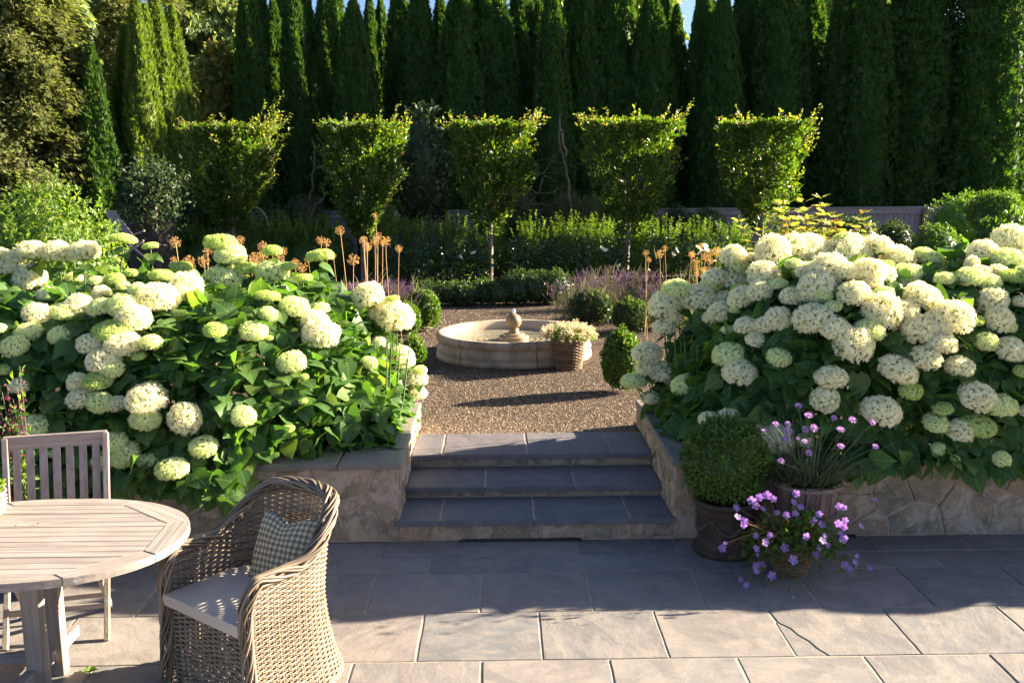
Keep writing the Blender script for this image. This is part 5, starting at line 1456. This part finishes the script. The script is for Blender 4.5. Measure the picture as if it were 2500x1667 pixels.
def scabiosa():
    x0, y0 = tubo.location[0], tubo.location[1]
    o = empty('scabiosa_plant', (x0, y0, .43)); tag(o, 'scabiosa with lilac pincushion flowers on long wiry stalks in the wooden tub', 'flower')
    mb = MB()
    Bf = [(913, 1283, 50), (977, 1345, 55), (768, 1398, 45), (845, 1398, 40), (847, 1442, 60), (832, 1497, 60), (955, 1433, 48), (1010, 1425, 55), (1257, 1373, 52), (1182, 1435, 55), (1385, 1390, 42), (952, 1508, 40), (1183, 1540, 50), (1403, 1543, 45), (908, 1490, 22), (1140, 1360, 40), (688, 1438, 30)]
    pts = [conv(x, y, w_, 'R') for x, y, w_ in Bf] + [conv(x, y, w_, 'B') for x, y, w_ in [(722, 295, 42), (880, 248, 42), (857, 182, 34), (1245, 75, 36)]]
    for i, (px, py, pw) in enumerate(pts):
        Y = 5.5 + random.uniform(-.12, .18)
        q = atY(px, py, Y) - np.array(o.location)
        f = link('bloom', SF, o, q); f.scale = (pw * 1.063 / FPX * Y * .55,) * 3
        f.rotation_euler = (Matrix.Rotation(random.uniform(.3, 1.1), 3, 'X') @ Matrix.Rotation(random.uniform(0, 6), 3, 'Z')).to_euler()
        stalk(mb, (random.uniform(-.1, .1), random.uniform(-.1, .1), 0), q - np.array((0, 0, .01)), .12)
    bud = []
    for i in range(70):
        a = random.uniform(0, 6.28); h = random.uniform(.15, .5); rr = random.uniform(.08, .4) * (1.3 if math.cos(a) > 0 else .8)
        q = (math.cos(a) * rr, math.sin(a) * rr * .6 - .03, h * .9)
        stalk(mb, (math.cos(a) * .1, math.sin(a) * .1, 0), q, .1, .0013)
        if i % 2: bud.append(q)
    tag(mb.build('stalks', M['thin_stem'], o), kind='stuff')
    P = np.repeat(np.array(bud), 8, 0) + nrand(len(bud) * 8) * .003
    tag(link('seed_buds', scatter('seed_buds', TL_DIAM, P, rdir(len(P)), rdir(len(P)), .011, [M['greygreen']], uv=False), o), kind='stuff')
    n = 1500; a = RNG.uniform(0, 6.28, n); rr = np.sqrt(RNG.random(n)) * .18
    P = np.stack([np.cos(a) * rr, np.sin(a) * rr, RNG.random(n) * .06 + .02], 1)
    D = np.stack([np.cos(a) * .55, np.sin(a) * .55, .25 + RNG.random(n) * 1.2], 1) + nrand(n) * .3
    link('low_leaves', scatter('low_leaves', TL_GRASS, P, D, rdir(n), RNG.uniform(.06, .16, n), [M['greygreen']], uv=False), o)
scabiosa()
def geranium():
    c = atz(1828, 1333, 0); r = .105
    cx, cy = c[0], c[1] + r
    basket('small_basket', (cx, cy, 0), .085, .115, .2, 22, 24, 'small round woven basket on the paving below the violet flowers', r=.0048)
    o = empty('geranium_plant', (cx, cy, .18)); tag(o, 'trailing geranium with violet five petalled flowers spilling from the small basket', 'flower')
    mb = MB()
    Bf = [(553, 522, 48), (597, 503, 42), (642, 492, 50), (680, 513, 38), (575, 549, 44), (616, 568, 36), (464, 563, 40), (472, 616, 42), (510, 640, 44), (508, 660, 36), (808, 481, 42), (794, 533, 40), (834, 558, 36), (750, 605, 40), (802, 597, 38), (940, 600, 40), (906, 636, 44), (953, 660, 44), (1056, 556, 44), (1085, 562, 30), (1052, 652, 42), (1090, 635, 36), (1083, 672, 38), (1180, 668, 38), (1066, 712, 36), (1078, 748, 46), (1090, 735, 30), (868, 727, 40), (845, 762, 44), (742, 792, 50), (656, 718, 34), (630, 760, 46), (578, 722, 34), (577, 798, 42), (585, 832, 20), (959, 753, 44), (972, 722, 30), (968, 800, 50), (940, 790, 40), (990, 778, 28), (918, 832, 46), (788, 862, 56), (386, 795, 44), (402, 765, 24), (580, 893, 40), (610, 893, 46), (577, 925, 42), (668, 952, 50), (487, 973, 34), (519, 1007, 40), (1088, 890, 42), (1110, 913, 40), (1145, 877, 40), (1158, 840, 32), (1230, 908, 34), (1262, 515, 26), (700, 590, 30)]
    for i, (x, y, w_) in enumerate(Bf):
        px, py, pw = conv(x, y, w_, 'B')
        Y = cy - .12 - random.uniform(0, .14) + (.12 if y < 600 else 0)
        q = atY(px, py, Y) - np.array(o.location)
        f = link('bloom', GF, o, q); f.scale = (pw * 1.063 / FPX * Y * .60,) * 3
        f.rotation_euler = (Matrix.Rotation(random.uniform(.6, 1.3), 3, 'X') @ Matrix.Rotation(random.uniform(-.5, .5), 3, 'Y') @ Matrix.Rotation(random.uniform(0, 6), 3, 'Z')).to_euler()
        stalk(mb, (random.uniform(-.06, .06), random.uniform(-.06, .06), .02), q * np.array((.98, .98, 1)) + np.array((0, .006, -.004)), .22 if q[2] < .15 else .05, .0013)
    for i in range(26):
        a = random.uniform(0, 6.28); L = random.uniform(.15, .36)
        q = (math.cos(a) * L, math.sin(a) * L * .75, random.uniform(-.15, .1)); stalk(mb, (0, 0, .03), q, .35, .0014)
    tag(mb.build('stalks', M['redstem'], o), kind='stuff')
    # palmate leaves
    V = [(0, .25, 0)]
    for k in range(11):
        a = -2.5 + k * .5; rr = 1.0 if k % 2 == 0 else .55
        V.append((math.sin(a) * rr * .55, .35 + math.cos(a) * rr * .6, .06 * (k % 2)))
    tm = T(V, [(0, i + 1, i + 2) for i in range(10)])
    n = 1150
    D0 = rdir(n); D0[:, 2] = np.abs(D0[:, 2]) * .9 - .35 * (RNG.random(n) < .4)
    R = np.array((.27, .2, .235)) * RNG.uniform(.35, 1.06, n)[:, None]
    P = D0 * R * np.array((1.1, 1, .78)) + np.array((0, -.02, .03))
    P[:, 2] -= np.clip(np.hypot(P[:, 0], P[:, 1]) - .15, 0, 1) * .55
    P[:, 2] = np.maximum(P[:, 2], -.15)
    link('foliage', scatter('foliage', [tm], P, unit(D0 + nrand(n) * .5), unit(D0 * .6 + nrand(n) * .4 + np.array((0, -.3, .7))), RNG.uniform(.02, .05, n), [M['gleaf']], uv=False), o)
    n = 160
    a = RNG.uniform(0, 6.28, n); L = RNG.uniform(.2, .42, n)
    P = np.stack([np.cos(a) * L, np.sin(a) * L * .6 - .05, RNG.uniform(-.155, -.02, n)], 1)
    tag(link('trailing_leaves', scatter('trailing_leaves', [tm], P, unit(nrand(n) + np.array((0, 0, -.6))), rdir(n), RNG.uniform(.012, .03, n), [M['gleaf']], uv=False), o), kind='stuff')
geranium()
for i, (x, y) in enumerate([(797, 1081), (786, 1035)]):
    px, py, _ = conv(x, y, 1, 'B'); p = atz(px, py, .004)
    f = link('fallen_petal', mesh_np('fallen_petal', PET[0] * .02, [np.array(PET[1])], [M['geran_eye']]), loc=p); tag(f, ('lower' if i == 0 else 'upper') + ' of two pale fallen petals on the shaded paving below the basket', 'petal')

# ------------------------------------------------------------------ teak table
M['teak'] = wood_mat('weathered teak', (.21, .18, .165), (.37, .32, .285), (.22, .175, .15), axis=0, rough=.65)
M['teaky'] = wood_mat('weathered teak lengthwise', (.20, .17, .155), (.35, .30, .265), (.22, .175, .15), axis=1, rough=.65)
M['teakz'] = wood_mat('weathered teak upright', (.24, .195, .16), (.38, .315, .26), (.22, .175, .14), axis=2, rough=.65)
M['teakg'] = wood_mat('grey weathered teak', (.25, .19, .17), (.38, .31, .29), (.3, .22, .19), axis=0, rough=.7)
M['teakgz'] = wood_mat('grey weathered teak upright', (.25, .19, .17), (.38, .31, .29), (.3, .22, .19), axis=2, rough=.7)
def table():
    cx, cy, zt = -2.14, 4.18, .72
    o = empty('round_table', (cx, cy, 0)); tag(o, 'oval slatted teak table with a wide rim, cut by the left photo edge', 'table')
    A, B, n = .705, .527, 2.25
    def rim(t):
        c, s = math.cos(t), math.sin(t)
        return (A * math.copysign(abs(c) ** (2 / n), c), B * math.copysign(abs(s) ** (2 / n), s))
    octo = [(.27, .428), (.578, .155), (.592, -.185), (.31, -.425)]
    octo = octo + [(-x, y) for x, y in octo[::-1]]          # closed loop, clockwise from upper right
    # rim boards: between neighbouring corners of the inner outline
    nO = len(octo)
    def ang(p): return math.atan2(p[1] / B, p[0] / A)
    for i in range(nO):
        p, q = octo[i], octo[(i + 1) % nO]
        a0, a1 = ang(p), ang(q)
        if a1 > a0: a1 -= 2 * PI
        g = .0022; L = math.hypot(q[0] - p[0], q[1] - p[1]); ux, uy = (q[0] - p[0]) / L, (q[1] - p[1]) / L
        outer = [rim(a0 + (a1 - a0) * k / 10) for k in range(11)]
        # seams run outwards from the corners
        pts = [(p[0] + ux * g, p[1] + uy * g)] + [(outer[0][0] + ux * g, outer[0][1] + uy * g)] + outer[1:-1] + [(outer[-1][0] - ux * g, outer[-1][1] - uy * g), (q[0] - ux * g, q[1] - uy * g)]
        c = np.mean(pts, 0); ra = math.atan2(uy, ux)
        R = np.array(((math.cos(ra), math.sin(ra)), (-math.sin(ra), math.cos(ra))))
        loc = [tuple(R @ (np.array(v) - c)) for v in pts][::-1]
        V, F = poly_slab(loc, -.036, 0, .003)
        b = MB().add(V, F).build('rim_board', M['teak'], o, (c[0], c[1], zt)); b.rotation_euler = (0, 0, ra)
    # slats clipped to the inner outline
    P = octo[::-1]
    ns = 14; y0, y1 = -.425, .428; hh = (y1 - y0) / ns
    for k in range(ns):
        a, b = y0 + k * hh + .0022, y0 + (k + 1) * hh - .0022
        poly = clip(clip(P, (0, b), (0, 1)), (0, a), (0, -1))
        c = np.mean(poly, 0)
        ply = [tuple(c + (np.array(v) - c) * (1 - .0035 / max(.05, np.linalg.norm(np.array(v) - c)))) for v in poly]
        V, F = poly_slab([(x - c[0], y - c[1]) for x, y in ply], -.022, -.001 - (k % 3) * .0005, .001)
        MB().add(V, F).build('slat', M['teak'], o, (c[0], c[1], zt))
    def br(nm, a, b, w_, t, mat='teak', up=(0, 0, 1)):
        MB().bar(a, b, w_, t, up).build(nm, M[mat], o)
    for s in (-1, 1): br('cross_bearer', (-.5, .22 * s, zt - .058), (.52, .22 * s, zt - .058), .045, .04)
    br('end_bearer', (.36, -.36, zt - .058), (.36, .36, zt - .058), .06, .04, 'teaky')
    # legs: two trestle ends with a low stretcher
    for sx in (-1, 1):
        x = .18 * sx if False else .0
    lx, ly = atz(128, 1552, 0)[0] - cx, atz(128, 1552, 0)[1] - cy
    for sx in (1, -1):
        for sy in (-1, 1):
            X = lx if sx > 0 else lx - .55
            Yf = ly if sy < 0 else -ly - .02
            MB().box((0, 0, (zt - .08) / 2), (.085, .06, zt - .08), bev=.004).build('leg', M['teakz'], o, (X - .0, Yf + .03, 0))
    MB().bar((lx - .62, .0, .14), (lx + .04, .0, .14), .05, .05).build('stretcher', M['teak'], o)
    for X in (lx - .5, lx - .02): MB().bar((X, -.35, .10), (X, .35, .10), .05, .055).build('foot_rail', M['teaky'], o)
    for X in (lx - .55, lx): MB().bar((X, ly - .02, zt - .10), (X, -ly + .02, zt - .10), .05, .06).build('apron', M['teaky'], o)
    return o
table()
for i, (px, py, lb) in enumerate([(103, 1201, 'larger left of two dark bits of leaf on the tabletop'), (36, 1206, 'smaller dark bit of leaf on the tabletop near the left photo edge')]):
    p = atz(87 if i == 0 else 36, 1201 if i == 0 else 1206, .727)
    s = sphere_np((0, 0, 0), (.006 - .002 * i, .004, .003), 7, 5, i, .3); f = link('dry_leaf', mesh_np('dry_leaf', s[0], s[1], [M['bark']]), loc=p); tag(f, lb, 'debris')

# folding chair behind the table
def folding_chair():
    br_ = atz(237, 1474, 0); bl = atz(22, 1494, 0)
    mid = (br_ + bl) / 2; ang = math.atan2(br_[1] - bl[1], br_[0] - bl[0])
    ang = .24
    o = empty('folding_chair', (mid[0], mid[1], 0), ang); tag(o, 'grey weathered slatted teak folding chair at the far side of the table', 'chair')
    w_ = .235
    def br(nm, a, b, wd, th, mat='teakz', up=(0, -1, .2)):
        return MB().bar(a, b, wd, th, up).build(nm, M[mat], o)
    topz, topy = .985, .40
    for s in (-1, 1):
        br('leg', (s * w_, 0, 0), (s * w_, .30, .56), .026, .034)
        br('back_post', (s * w_, .26, .45), (s * (w_ + .008), topy, topz), .03, .034, 'teakgz')
        br('rear_leg', (s * (w_ - .035), .40, 0), (s * (w_ - .035), .02, .43), .024, .034)
    br('top_rail', (-w_ - .016, topy - .002, topz - .025), (w_ + .016, topy - .002, topz - .025), .022, .072, 'teakg', (0, 0, 1))
    br('lower_rail', (-w_, .285, .50), (w_, .285, .50), .022, .05, 'teakg', (0, 0, 1))
    for k in range(7):
        x = -w_ + .047 + k * (2 * w_ - .094) / 6
        br('back_slat', (x, .286, .52), (x * 1.02, topy - .004, topz - .055), .039, .012, 'teakgz')
    for k in range(7):
        br('seat_slat', (-w_ + .03, .03 + k * .045, .435 - .002 * k), (w_ - .03, .03 + k * .045, .435 - .002 * k), .036, .016, 'teakg', (0, 0, 1))
    br('front_stretcher', (-w_, .085, .16), (w_, .085, .16), .02, .03, 'teak', (0, 0, 1))
    br('rear_stretcher', (-w_ + .03, .32, .12), (w_ - .03, .32, .12), .02, .03, 'teak', (0, 0, 1))
folding_chair()

# ------------------------------------------------------------------ wicker armchair
def armchair():
    fl, fr = np.array((-1.523, 4.175)), np.array((-1.084, 3.823))
    mid = (fl + fr) / 2; ang = math.atan2(fr[1] - fl[1], fr[0] - fl[0])
    o = empty('wicker_armchair', (mid[0], mid[1], 0), ang); tag(o, 'barrel shaped grey wicker armchair with woven rim in the foreground', 'armchair')
    a, dp = .295, .55
    def top(u):                                 # upper edge, u=0 left front, 1 right front
        s = np.abs(u - .5) * 2
        back = .84; arm = .63
        t = np.clip((.66 - s) / .50, 0, 1); t = t * t * (3 - 2 * t)
        z = arm + (back - arm) * t
        e = np.clip((s - .91) / .09, 0, 1)
        return z - e ** 2 * .09
    def path(u, z):
        """horseshoe outline at height z"""
        u = np.asarray(u, float); z = np.asarray(z, float)
        # straight arm, half ellipse back
        s = u * 2 - 1; sa = np.abs(s); arm = .40; L = .30
        th = np.clip((1 - arm - sa) / (1 - arm), 0, 1)      # 0 at end of arm, 1 at back centre
        ang_ = th * PI / 2
        x = np.where(sa > 1 - arm, a, a * np.cos(ang_) ** .8)
        y = np.where(sa > 1 - arm, (1 - sa) / arm * L, L + (dp - L) * np.sin(ang_) ** .9)
        flare = .10 * np.clip((.42 - z) / .42, 0, 1) ** 1.6 + .085 * np.clip((z - .42) / .45, 0, 1) ** 1.4
        nx, ny = np.where(sa > 1 - arm, 1.0, np.cos(ang_)), np.where(sa > 1 - arm, 0.0, np.sin(ang_))
        bk = .25 + .9 * th
        x = x + nx * flare * (.35 + .5 * th); y = y + ny * flare * bk
        sg = np.sign(s) + (s == 0)
        return np.stack([sg * x, y, z], -1), np.stack([sg * nx, ny, 0 * nx], -1)
    zmax = .90
    def S(u, v): 
        return path(u, v * zmax)
    us = np.linspace(0, 1, 400); 
    pts, _ = path(us, us * 0 + .5)
    arc = np.concatenate([[0], np.cumsum(np.linalg.norm(np.diff(pts, axis=0), axis=1))]); arc /= arc[-1]
    def Sa(ua, v): return S(np.interp(ua, arc, us), v)
    def topa(ua): return top(np.interp(ua, arc, us))
    mb = woven_wall(MB(), Sa, 80, 44, .0060, .0044, 4, 4, closed=False, zt=lambda u: (topa(u) - .01) / zmax, flat=.85)
    tag(mb.build('shell_weave', M['wicker'], o, smooth=True), kind='stuff')
    st = MB()
    for i in range(45):
        ua = i / 44; vv = np.linspace(0, float(topa(np.array(ua))) / zmax, 7)
        for d in (-.004, .004):
            P, _ = Sa(np.full(7, min(1, max(0, ua + d))), vv); st.tube(P, .0045, 4, cap=False)
    tag(st.build('shell_stakes', M['wicker'], o, smooth=True), kind='stuff')
    # front panel below the seat
    def Sf(u, v):
        x = -a + .03 + u * (2 * a - .06); z = .02 + v * .38
        return np.stack([x, 0 * x + .012 + .012 * np.sin(u * PI), z], -1), np.tile((0, -1.0, 0), (len(u), 1))
    mf = woven_wall(MB(), Sf, 34, 13, .0060, .0046, 4, 4, closed=False, flat=.85)
    tag(mf.build('front_weave', M['wicker'], o, smooth=True), kind='stuff')
    sf = MB()
    for i in range(14):
        P, _ = Sf(np.full(3, i / 13), np.array((0, .5, 1))); sf.tube(P, .0048, 4, cap=False)
    tag(sf.build('front_stakes', M['wicker'], o), kind='stuff')
    # braided rim: down the front edges, along the arms and over the back
    ua = np.linspace(0, 1, 150); P, N = S(ua, top(ua) / zmax)
    lo = np.linspace(.012, float(top(np.array(0.0))), 26)[:-1]
    A, NA = path(np.zeros(25), lo); Bp, NB = path(np.ones(25), lo[::-1])
    A[:, 1] -= .006; Bp[:, 1] -= .006
    C = np.vstack([A, P, Bp]); CN = np.vstack([NA, N, NB])
    Tn = unit(np.gradient(C, axis=0)); CN = unit(CN - Tn * (CN * Tn).sum(1, keepdims=True)); CB = np.cross(Tn, CN)
    s = np.concatenate([[0], np.cumsum(np.linalg.norm(np.diff(C, axis=0), axis=1))])
    fine = np.linspace(0, s[-1], 420)
    def ip(Q): return np.stack([np.interp(fine, s, Q[:, i]) for i in range(3)], 1)
    C2, N2, B2 = ip(C), unit(ip(CN)), unit(ip(CB))
    for j in range(18):
        rr = (.029, .029, .017)[j % 3]
        ph = fine * (8 if j % 3 < 2 else -8) + j * PI / 9 + .25 * np.sin(fine * 21 + j)
        Q = C2 + N2 * (np.cos(ph) * rr * 1.15)[:, None] + B2 * (np.sin(ph) * rr * .8)[:, None]
        MB().tube(Q, .0058, 5, cap=True).build('rim_strand', M['wicker'], o, smooth=True)
    # bottom band
    for j in range(3):
        uu = np.linspace(0, 1, 120); Q, Nn = S(uu, np.full(120, .012 / zmax)); Q = Q + Nn * (.008 * np.cos(uu * 90 + j * 2.1))[:, None]; Q[:, 2] += .008 * np.sin(uu * 90 + j * 2.1) + .006
        MB().tube(Q, .007, 5).build('base_strand', M['wicker'], o, smooth=True)
    MB().box((0, .22, .385), (2 * a - .12, .38, .02), bev=.004).build('seat_board', M['wicker_dark'], o)
    for sx in (-1, 1):
        for yy in (.03, .34): MB().box((sx * (a - .05), yy, .19), (.03, .03, .38), bev=.003).build('leg', M['wicker_dark'], o)
    R = np.array(((math.cos(ang), -math.sin(ang), 0), (math.sin(ang), math.cos(ang), 0), (0, 0, 1)))
    def W(x, y, z): return R @ np.array((x, y, z)) + np.array((mid[0], mid[1], 0))
    # seat cushion
    fab = NT('cream linen'); v = fab.co('Object'); fn = fab.noise(260, 2, .5, v); fab.bump(fn, .25, .002)
    M['linen'] = fab.base(fab.mix(fab.noise(6, 3, .5, v), (.54, .45, .38), (.62, .53, .45)), .95, .1)
    nx_, ny_ = 18, 16
    U, Vv = np.meshgrid(np.linspace(-1, 1, nx_), np.linspace(-1, 1, ny_), indexing='ij')
    def cush(w_, d_, t_, crown):
        sx = w_ * (1 - .35 * np.clip(Vv, 0, 1) ** 3); X = U * sx; Y = Vv * d_ * (1 - .06 * (U ** 4) * (Vv > 0))
        e = np.minimum(1 - U ** 16, 1 - Vv ** 16)
        Zt = t_ / 2 + crown * (1 - U ** 2) * (1 - Vv ** 2) - .006 * (1 - e) + .003 * np.sin(U * 5) * np.sin(Vv * 4 + 1)
        m = MB(); m.grid(np.stack([X, Y, Zt], -1)); m.grid(np.stack([X, Y, -t_ / 2 + 0 * X], -1)[::-1])
        per = [(i, 0) for i in range(nx_)] + [(nx_ - 1, j) for j in range(1, ny_)] + [(i, ny_ - 1) for i in range(nx_ - 2, -1, -1)] + [(0, j) for j in range(ny_ - 2, 0, -1)]
        top_ = np.array([(X[i, j], Y[i, j], Zt[i, j]) for i, j in per]); bot = top_.copy(); bot[:, 2] = -t_ / 2
        md = (top_ + bot) / 2 * np.array((1.012, 1.012, 1))
        m.grid(np.stack([bot, md, top_], 0), closed_v=True)
        return m
    m = cush(.272, .272, .058, .012)
    c = m.build('seat_cushion', M['linen'], None, W(0, .245, .43), smooth=True); c.rotation_euler = (0, 0, ang)
    md_ = c.modifiers.new('edge', 'EDGE_SPLIT'); md_.split_angle = 1.0
    tag(c, 'flat cream seat cushion lying on the wicker armchair', 'cushion')
    # gingham pillow leaning on the back
    pl = NT('gingham'); uvn = pl.n('ShaderNodeUVMap'); sp = pl.n('ShaderNodeSeparateXYZ', {0: uvn.outputs[0]})
    ck = lambda s: pl.math('GREATER_THAN', pl.math('FRACT', pl.math('MULTIPLY', s, 13.0)), .5)
    sm = pl.math('MULTIPLY', pl.math('ADD', ck(sp.outputs[0]), ck(sp.outputs[1])), .5)
    col = pl.ramp(sm, [(0, (.70, .56, .36)), (.5, (.36, .29, .185)), (1, (.17, .145, .10))])
    pl.bump(pl.noise(300, 2, .5, pl.co('Object')), .2, .002)
    pl.base(col, .95, .1)
    n = 26; g = np.linspace(-1, 1, n); U2, V2 = np.meshgrid(g, g, indexing='ij')
    prof = ((1 - U2 ** 2) * (1 - V2 ** 2)) ** .42
    pin = 1 - .05 * (1 - np.abs(U2) ** 2) * (np.abs(V2) ** 4); pin2 = 1 - .05 * (1 - np.abs(V2) ** 2) * (np.abs(U2) ** 4)
    hs = .182
    X = U2 * hs * pin2; Z = V2 * hs * pin - .04 * np.exp(-(U2 / .35) ** 2) * np.clip(V2 - .1, 0, 1) ** 1.2
    wr = .004 * np.sin(U2 * 9 + V2 * 5) * prof
    uv = np.stack([(U2 + 1) / 2, (V2 + 1) / 2], -1)
    m = MB(); m.grid(np.stack([X, -.062 * prof + wr, Z], -1), uv=uv); m.grid(np.stack([X, .05 * prof, Z], -1)[::-1], uv=uv[::-1])
    c = m.build('pillow', pl.m, None, W(.055, .40, .59), smooth=True, uv=True)
    c.rotation_euler = (Matrix.Rotation(ang + .10, 3, 'Z') @ Matrix.Rotation(-.42, 3, 'X') @ Matrix.Rotation(-.03, 3, 'Y')).to_euler()
    tag(c, 'grey and cream gingham pillow leaning in the wicker armchair', 'pillow')
armchair()

# ------------------------------------------------------------------ left edge odds and ends
M['pinkspike'] = leaf_mat('dark pink penstemon bells', (.28, .05, .14), (.42, .12, .24), .3, .6, .2)
def penstemon():
    o = empty('penstemon', (-2.62, 5.25, 0)); tag(o, 'potted plant with dark pink flower spikes at the left photo edge', 'flower')
    MB().lathe([(.01, 0), (.12, 0), (.15, .26), (.16, .28), (.14, .28), (.13, .24), (.001, .24)], 24).build('pot', M['clay'], o, smooth=True)
    mb = MB(); P, L = [], []
    for px, py in [(45, 840), (38, 870), (15, 880), (5, 900), (30, 915), (40, 905), (0, 930), (22, 950), (12, 960)]:
        tip = atY(px, py, 5.2) - np.array(o.location)
        base = np.array((tip[0] * .35, tip[1] * .3, .26))
        pts = [base, base + (tip - base) * .5 + np.array((.0, 0, .03)), tip]; mb.tube(pts, [.004, .003, .002], 4, cap=False)
        for k in range(26):
            t = random.random(); q = base + (tip - base) * (.45 + .55 * t) + nrand(1)[0] * .014
            (P if k < 17 and t > .25 else L).append(q)
        for k in range(10):
            t = random.random() * .6; L.append(base + (tip - base) * t + nrand(1)[0] * .02)
    tag(mb.build('stalks', M['thin_stem'], o), kind='stuff')
    tag(link('bells', scatter('bells', TL_OVAL, P, rdir(len(P)) + np.array((0, 0, -.5)), rdir(len(P)), .024, [M['pinkspike']], uv=False), o), kind='stuff')
    tag(link('foliage', scatter('foliage', TL_OVAL, L, rdir(len(L)) + np.array((0, 0, .5)), rdir(len(L)), .05, [M['lilac']], uv=False), o), kind='stuff')
penstemon()
M['palewick'] = wicker_mat('pale willow', (.45, .38, .27), (.62, .54, .42))
bk = basket('small_basket', (-2.475, 4.47, .722), .07, .09, .11, 12, 20, 'small pale woven basket on the tabletop at the left photo edge', mat='palewick', r=.0048)
P, N = lumps(260, (0, 0, 0), (.08, .08, .05), 500, .2, low=-.2)
o = link('potted_herb', scatter('potted_herb', TL_OVAL, P, unit(N + nrand(len(P)) * .4), N, .035, [M['box_new']], uv=False), loc=(-2.475, 4.47, .84)); tag(o, 'low green herb growing in the pale basket on the table', 'plant')
# garden seat, bench and trough in the shade at the back left
M['rustic'] = noise_mat('grey barkless branches', [(.3, (.2, .16, .15)), (.7, (.36, .3, .28))], 14, bump=.5, bdist=.006, vec=(2, 2, 2))
def deck_chair():
    Y = 16.0; k = 1.063 / FPX * Y
    c = atY(270, 590, Y); o = empty('reclining_chair', (c[0], Y, ZU)); tag(o, 'grey slatted reclining garden chair in the shade beside the bright bush', 'chair')
    def q(px, py, dy=0): return atY(px, py, Y + dy) - np.array(o.location)
    for i in range(5):
        a = q(243 + i * 5, 488, .2); b = q(272 + i * 9, 545, -.05)
        MB().bar(a, b, .035, .015, (0, -1, .3)).build('back_slat', M['teakg'], o)
    MB().bar(q(238, 486, .2), q(268, 487, .2), .04, .05).build('top_rail', M['teakg'], o)
    for dy in (-.25, .25):
        MB().bar(q(256, 556, dy), q(332, 530, dy), .05, .025).build('armrest', M['teakg'], o)
        MB().bar(q(270, 540, dy), q(352, 606, dy), .03, .04, (0, -1, .2)).build('leg', M['teakg'], o)
        MB().bar(q(330, 552, dy), q(262, 606, dy), .03, .04, (0, -1, .2)).build('leg', M['teakg'], o)
    for i in range(7): MB().bar(q(300 + i * 13, 556 + i * 1.2, -.25), q(300 + i * 13, 556 + i * 1.2, .3), .05, .015).build('seat_slat', M['teakg'], o)
deck_chair()
def rustic_bench():
    Y = 19.6
    c = atY(500, 560, Y); o = empty('rustic_bench', (c[0], Y, ZU)); tag(o, 'rustic branch bench with wheel shaped arches against the left fence', 'bench')
    def q(px, py, dy=0): return atY(px, py, Y + dy) - np.array(o.location)
    for cx in (452, 585):
        A = [q(cx + 34 * math.cos(t), 540 - 63 * math.sin(t)) for t in np.linspace(0, PI, 17)]
        MB().tube(A, .026, 7).build('arch', M['rustic'], o, smooth=True)
        for dx in (-24, 0, 22):
            MB().tube([q(cx + dx * .95, 540 - (60 if dx == 0 else 46)), q(cx + dx * .15 + 4, 545)], .018, 6).build('spoke', M['rustic'], o, smooth=True)
    MB().bar(q(415, 548, -.2), q(625, 548, -.2), .4, .05).build('seat', M['rustic'], o)
    for px in (422, 520, 618): MB().tube([q(px, 548, -.3), q(px, 600, -.3)], .03, 6).build('leg', M['rustic'], o, smooth=True)
rustic_bench()
def trough():
    Y = 17.4; c = atY(345, 560, Y); o = empty('stone_planter', (c[0], Y, ZU)); tag(o, 'round grey stone planter with pale leafy plants in deep shade', 'planter')
    k = 1.063 / FPX * Y
    h = atY(345, 500, Y)[2] - ZU
    MB().lathe([(.25, 0), (.36, h * .3), (.40, h * .8), (.46, h * .86), (.47, h * .97), (.42, h), (.38, h * .9), (.001, h * .9)], 32).build('bowl', noise_mat('grey stone', [(.3, (.05, .042, .036)), (.7, (.11, .095, .08))], 9), o, smooth=True)
    P, N = lumps(900, (0, 0, h + .05), (.44, .38, .14), 610, .3, low=-.2, jitter=.2)
    link('foliage', scatter('foliage', TL_OVAL, P, unit(N + nrand(len(P)) * .5), N, .06, [M['silver']], uv=False), o)
trough()
# a weed between the slabs
p = atz(206, 1545, 0)
n = 9; a = np.arange(n) * 2.4
o = link('weed', scatter('weed', TL_OVAL, np.zeros((n, 3)) + np.array((0, 0, .004)), np.stack([np.cos(a), np.sin(a), np.full(n, .6)], 1), np.tile((0, 0, 1.0), (n, 1)), .045, [M['lilac']], uv=False), loc=p); tag(o, 'tiny green weed sprouting between slabs near the table leg', 'weed')
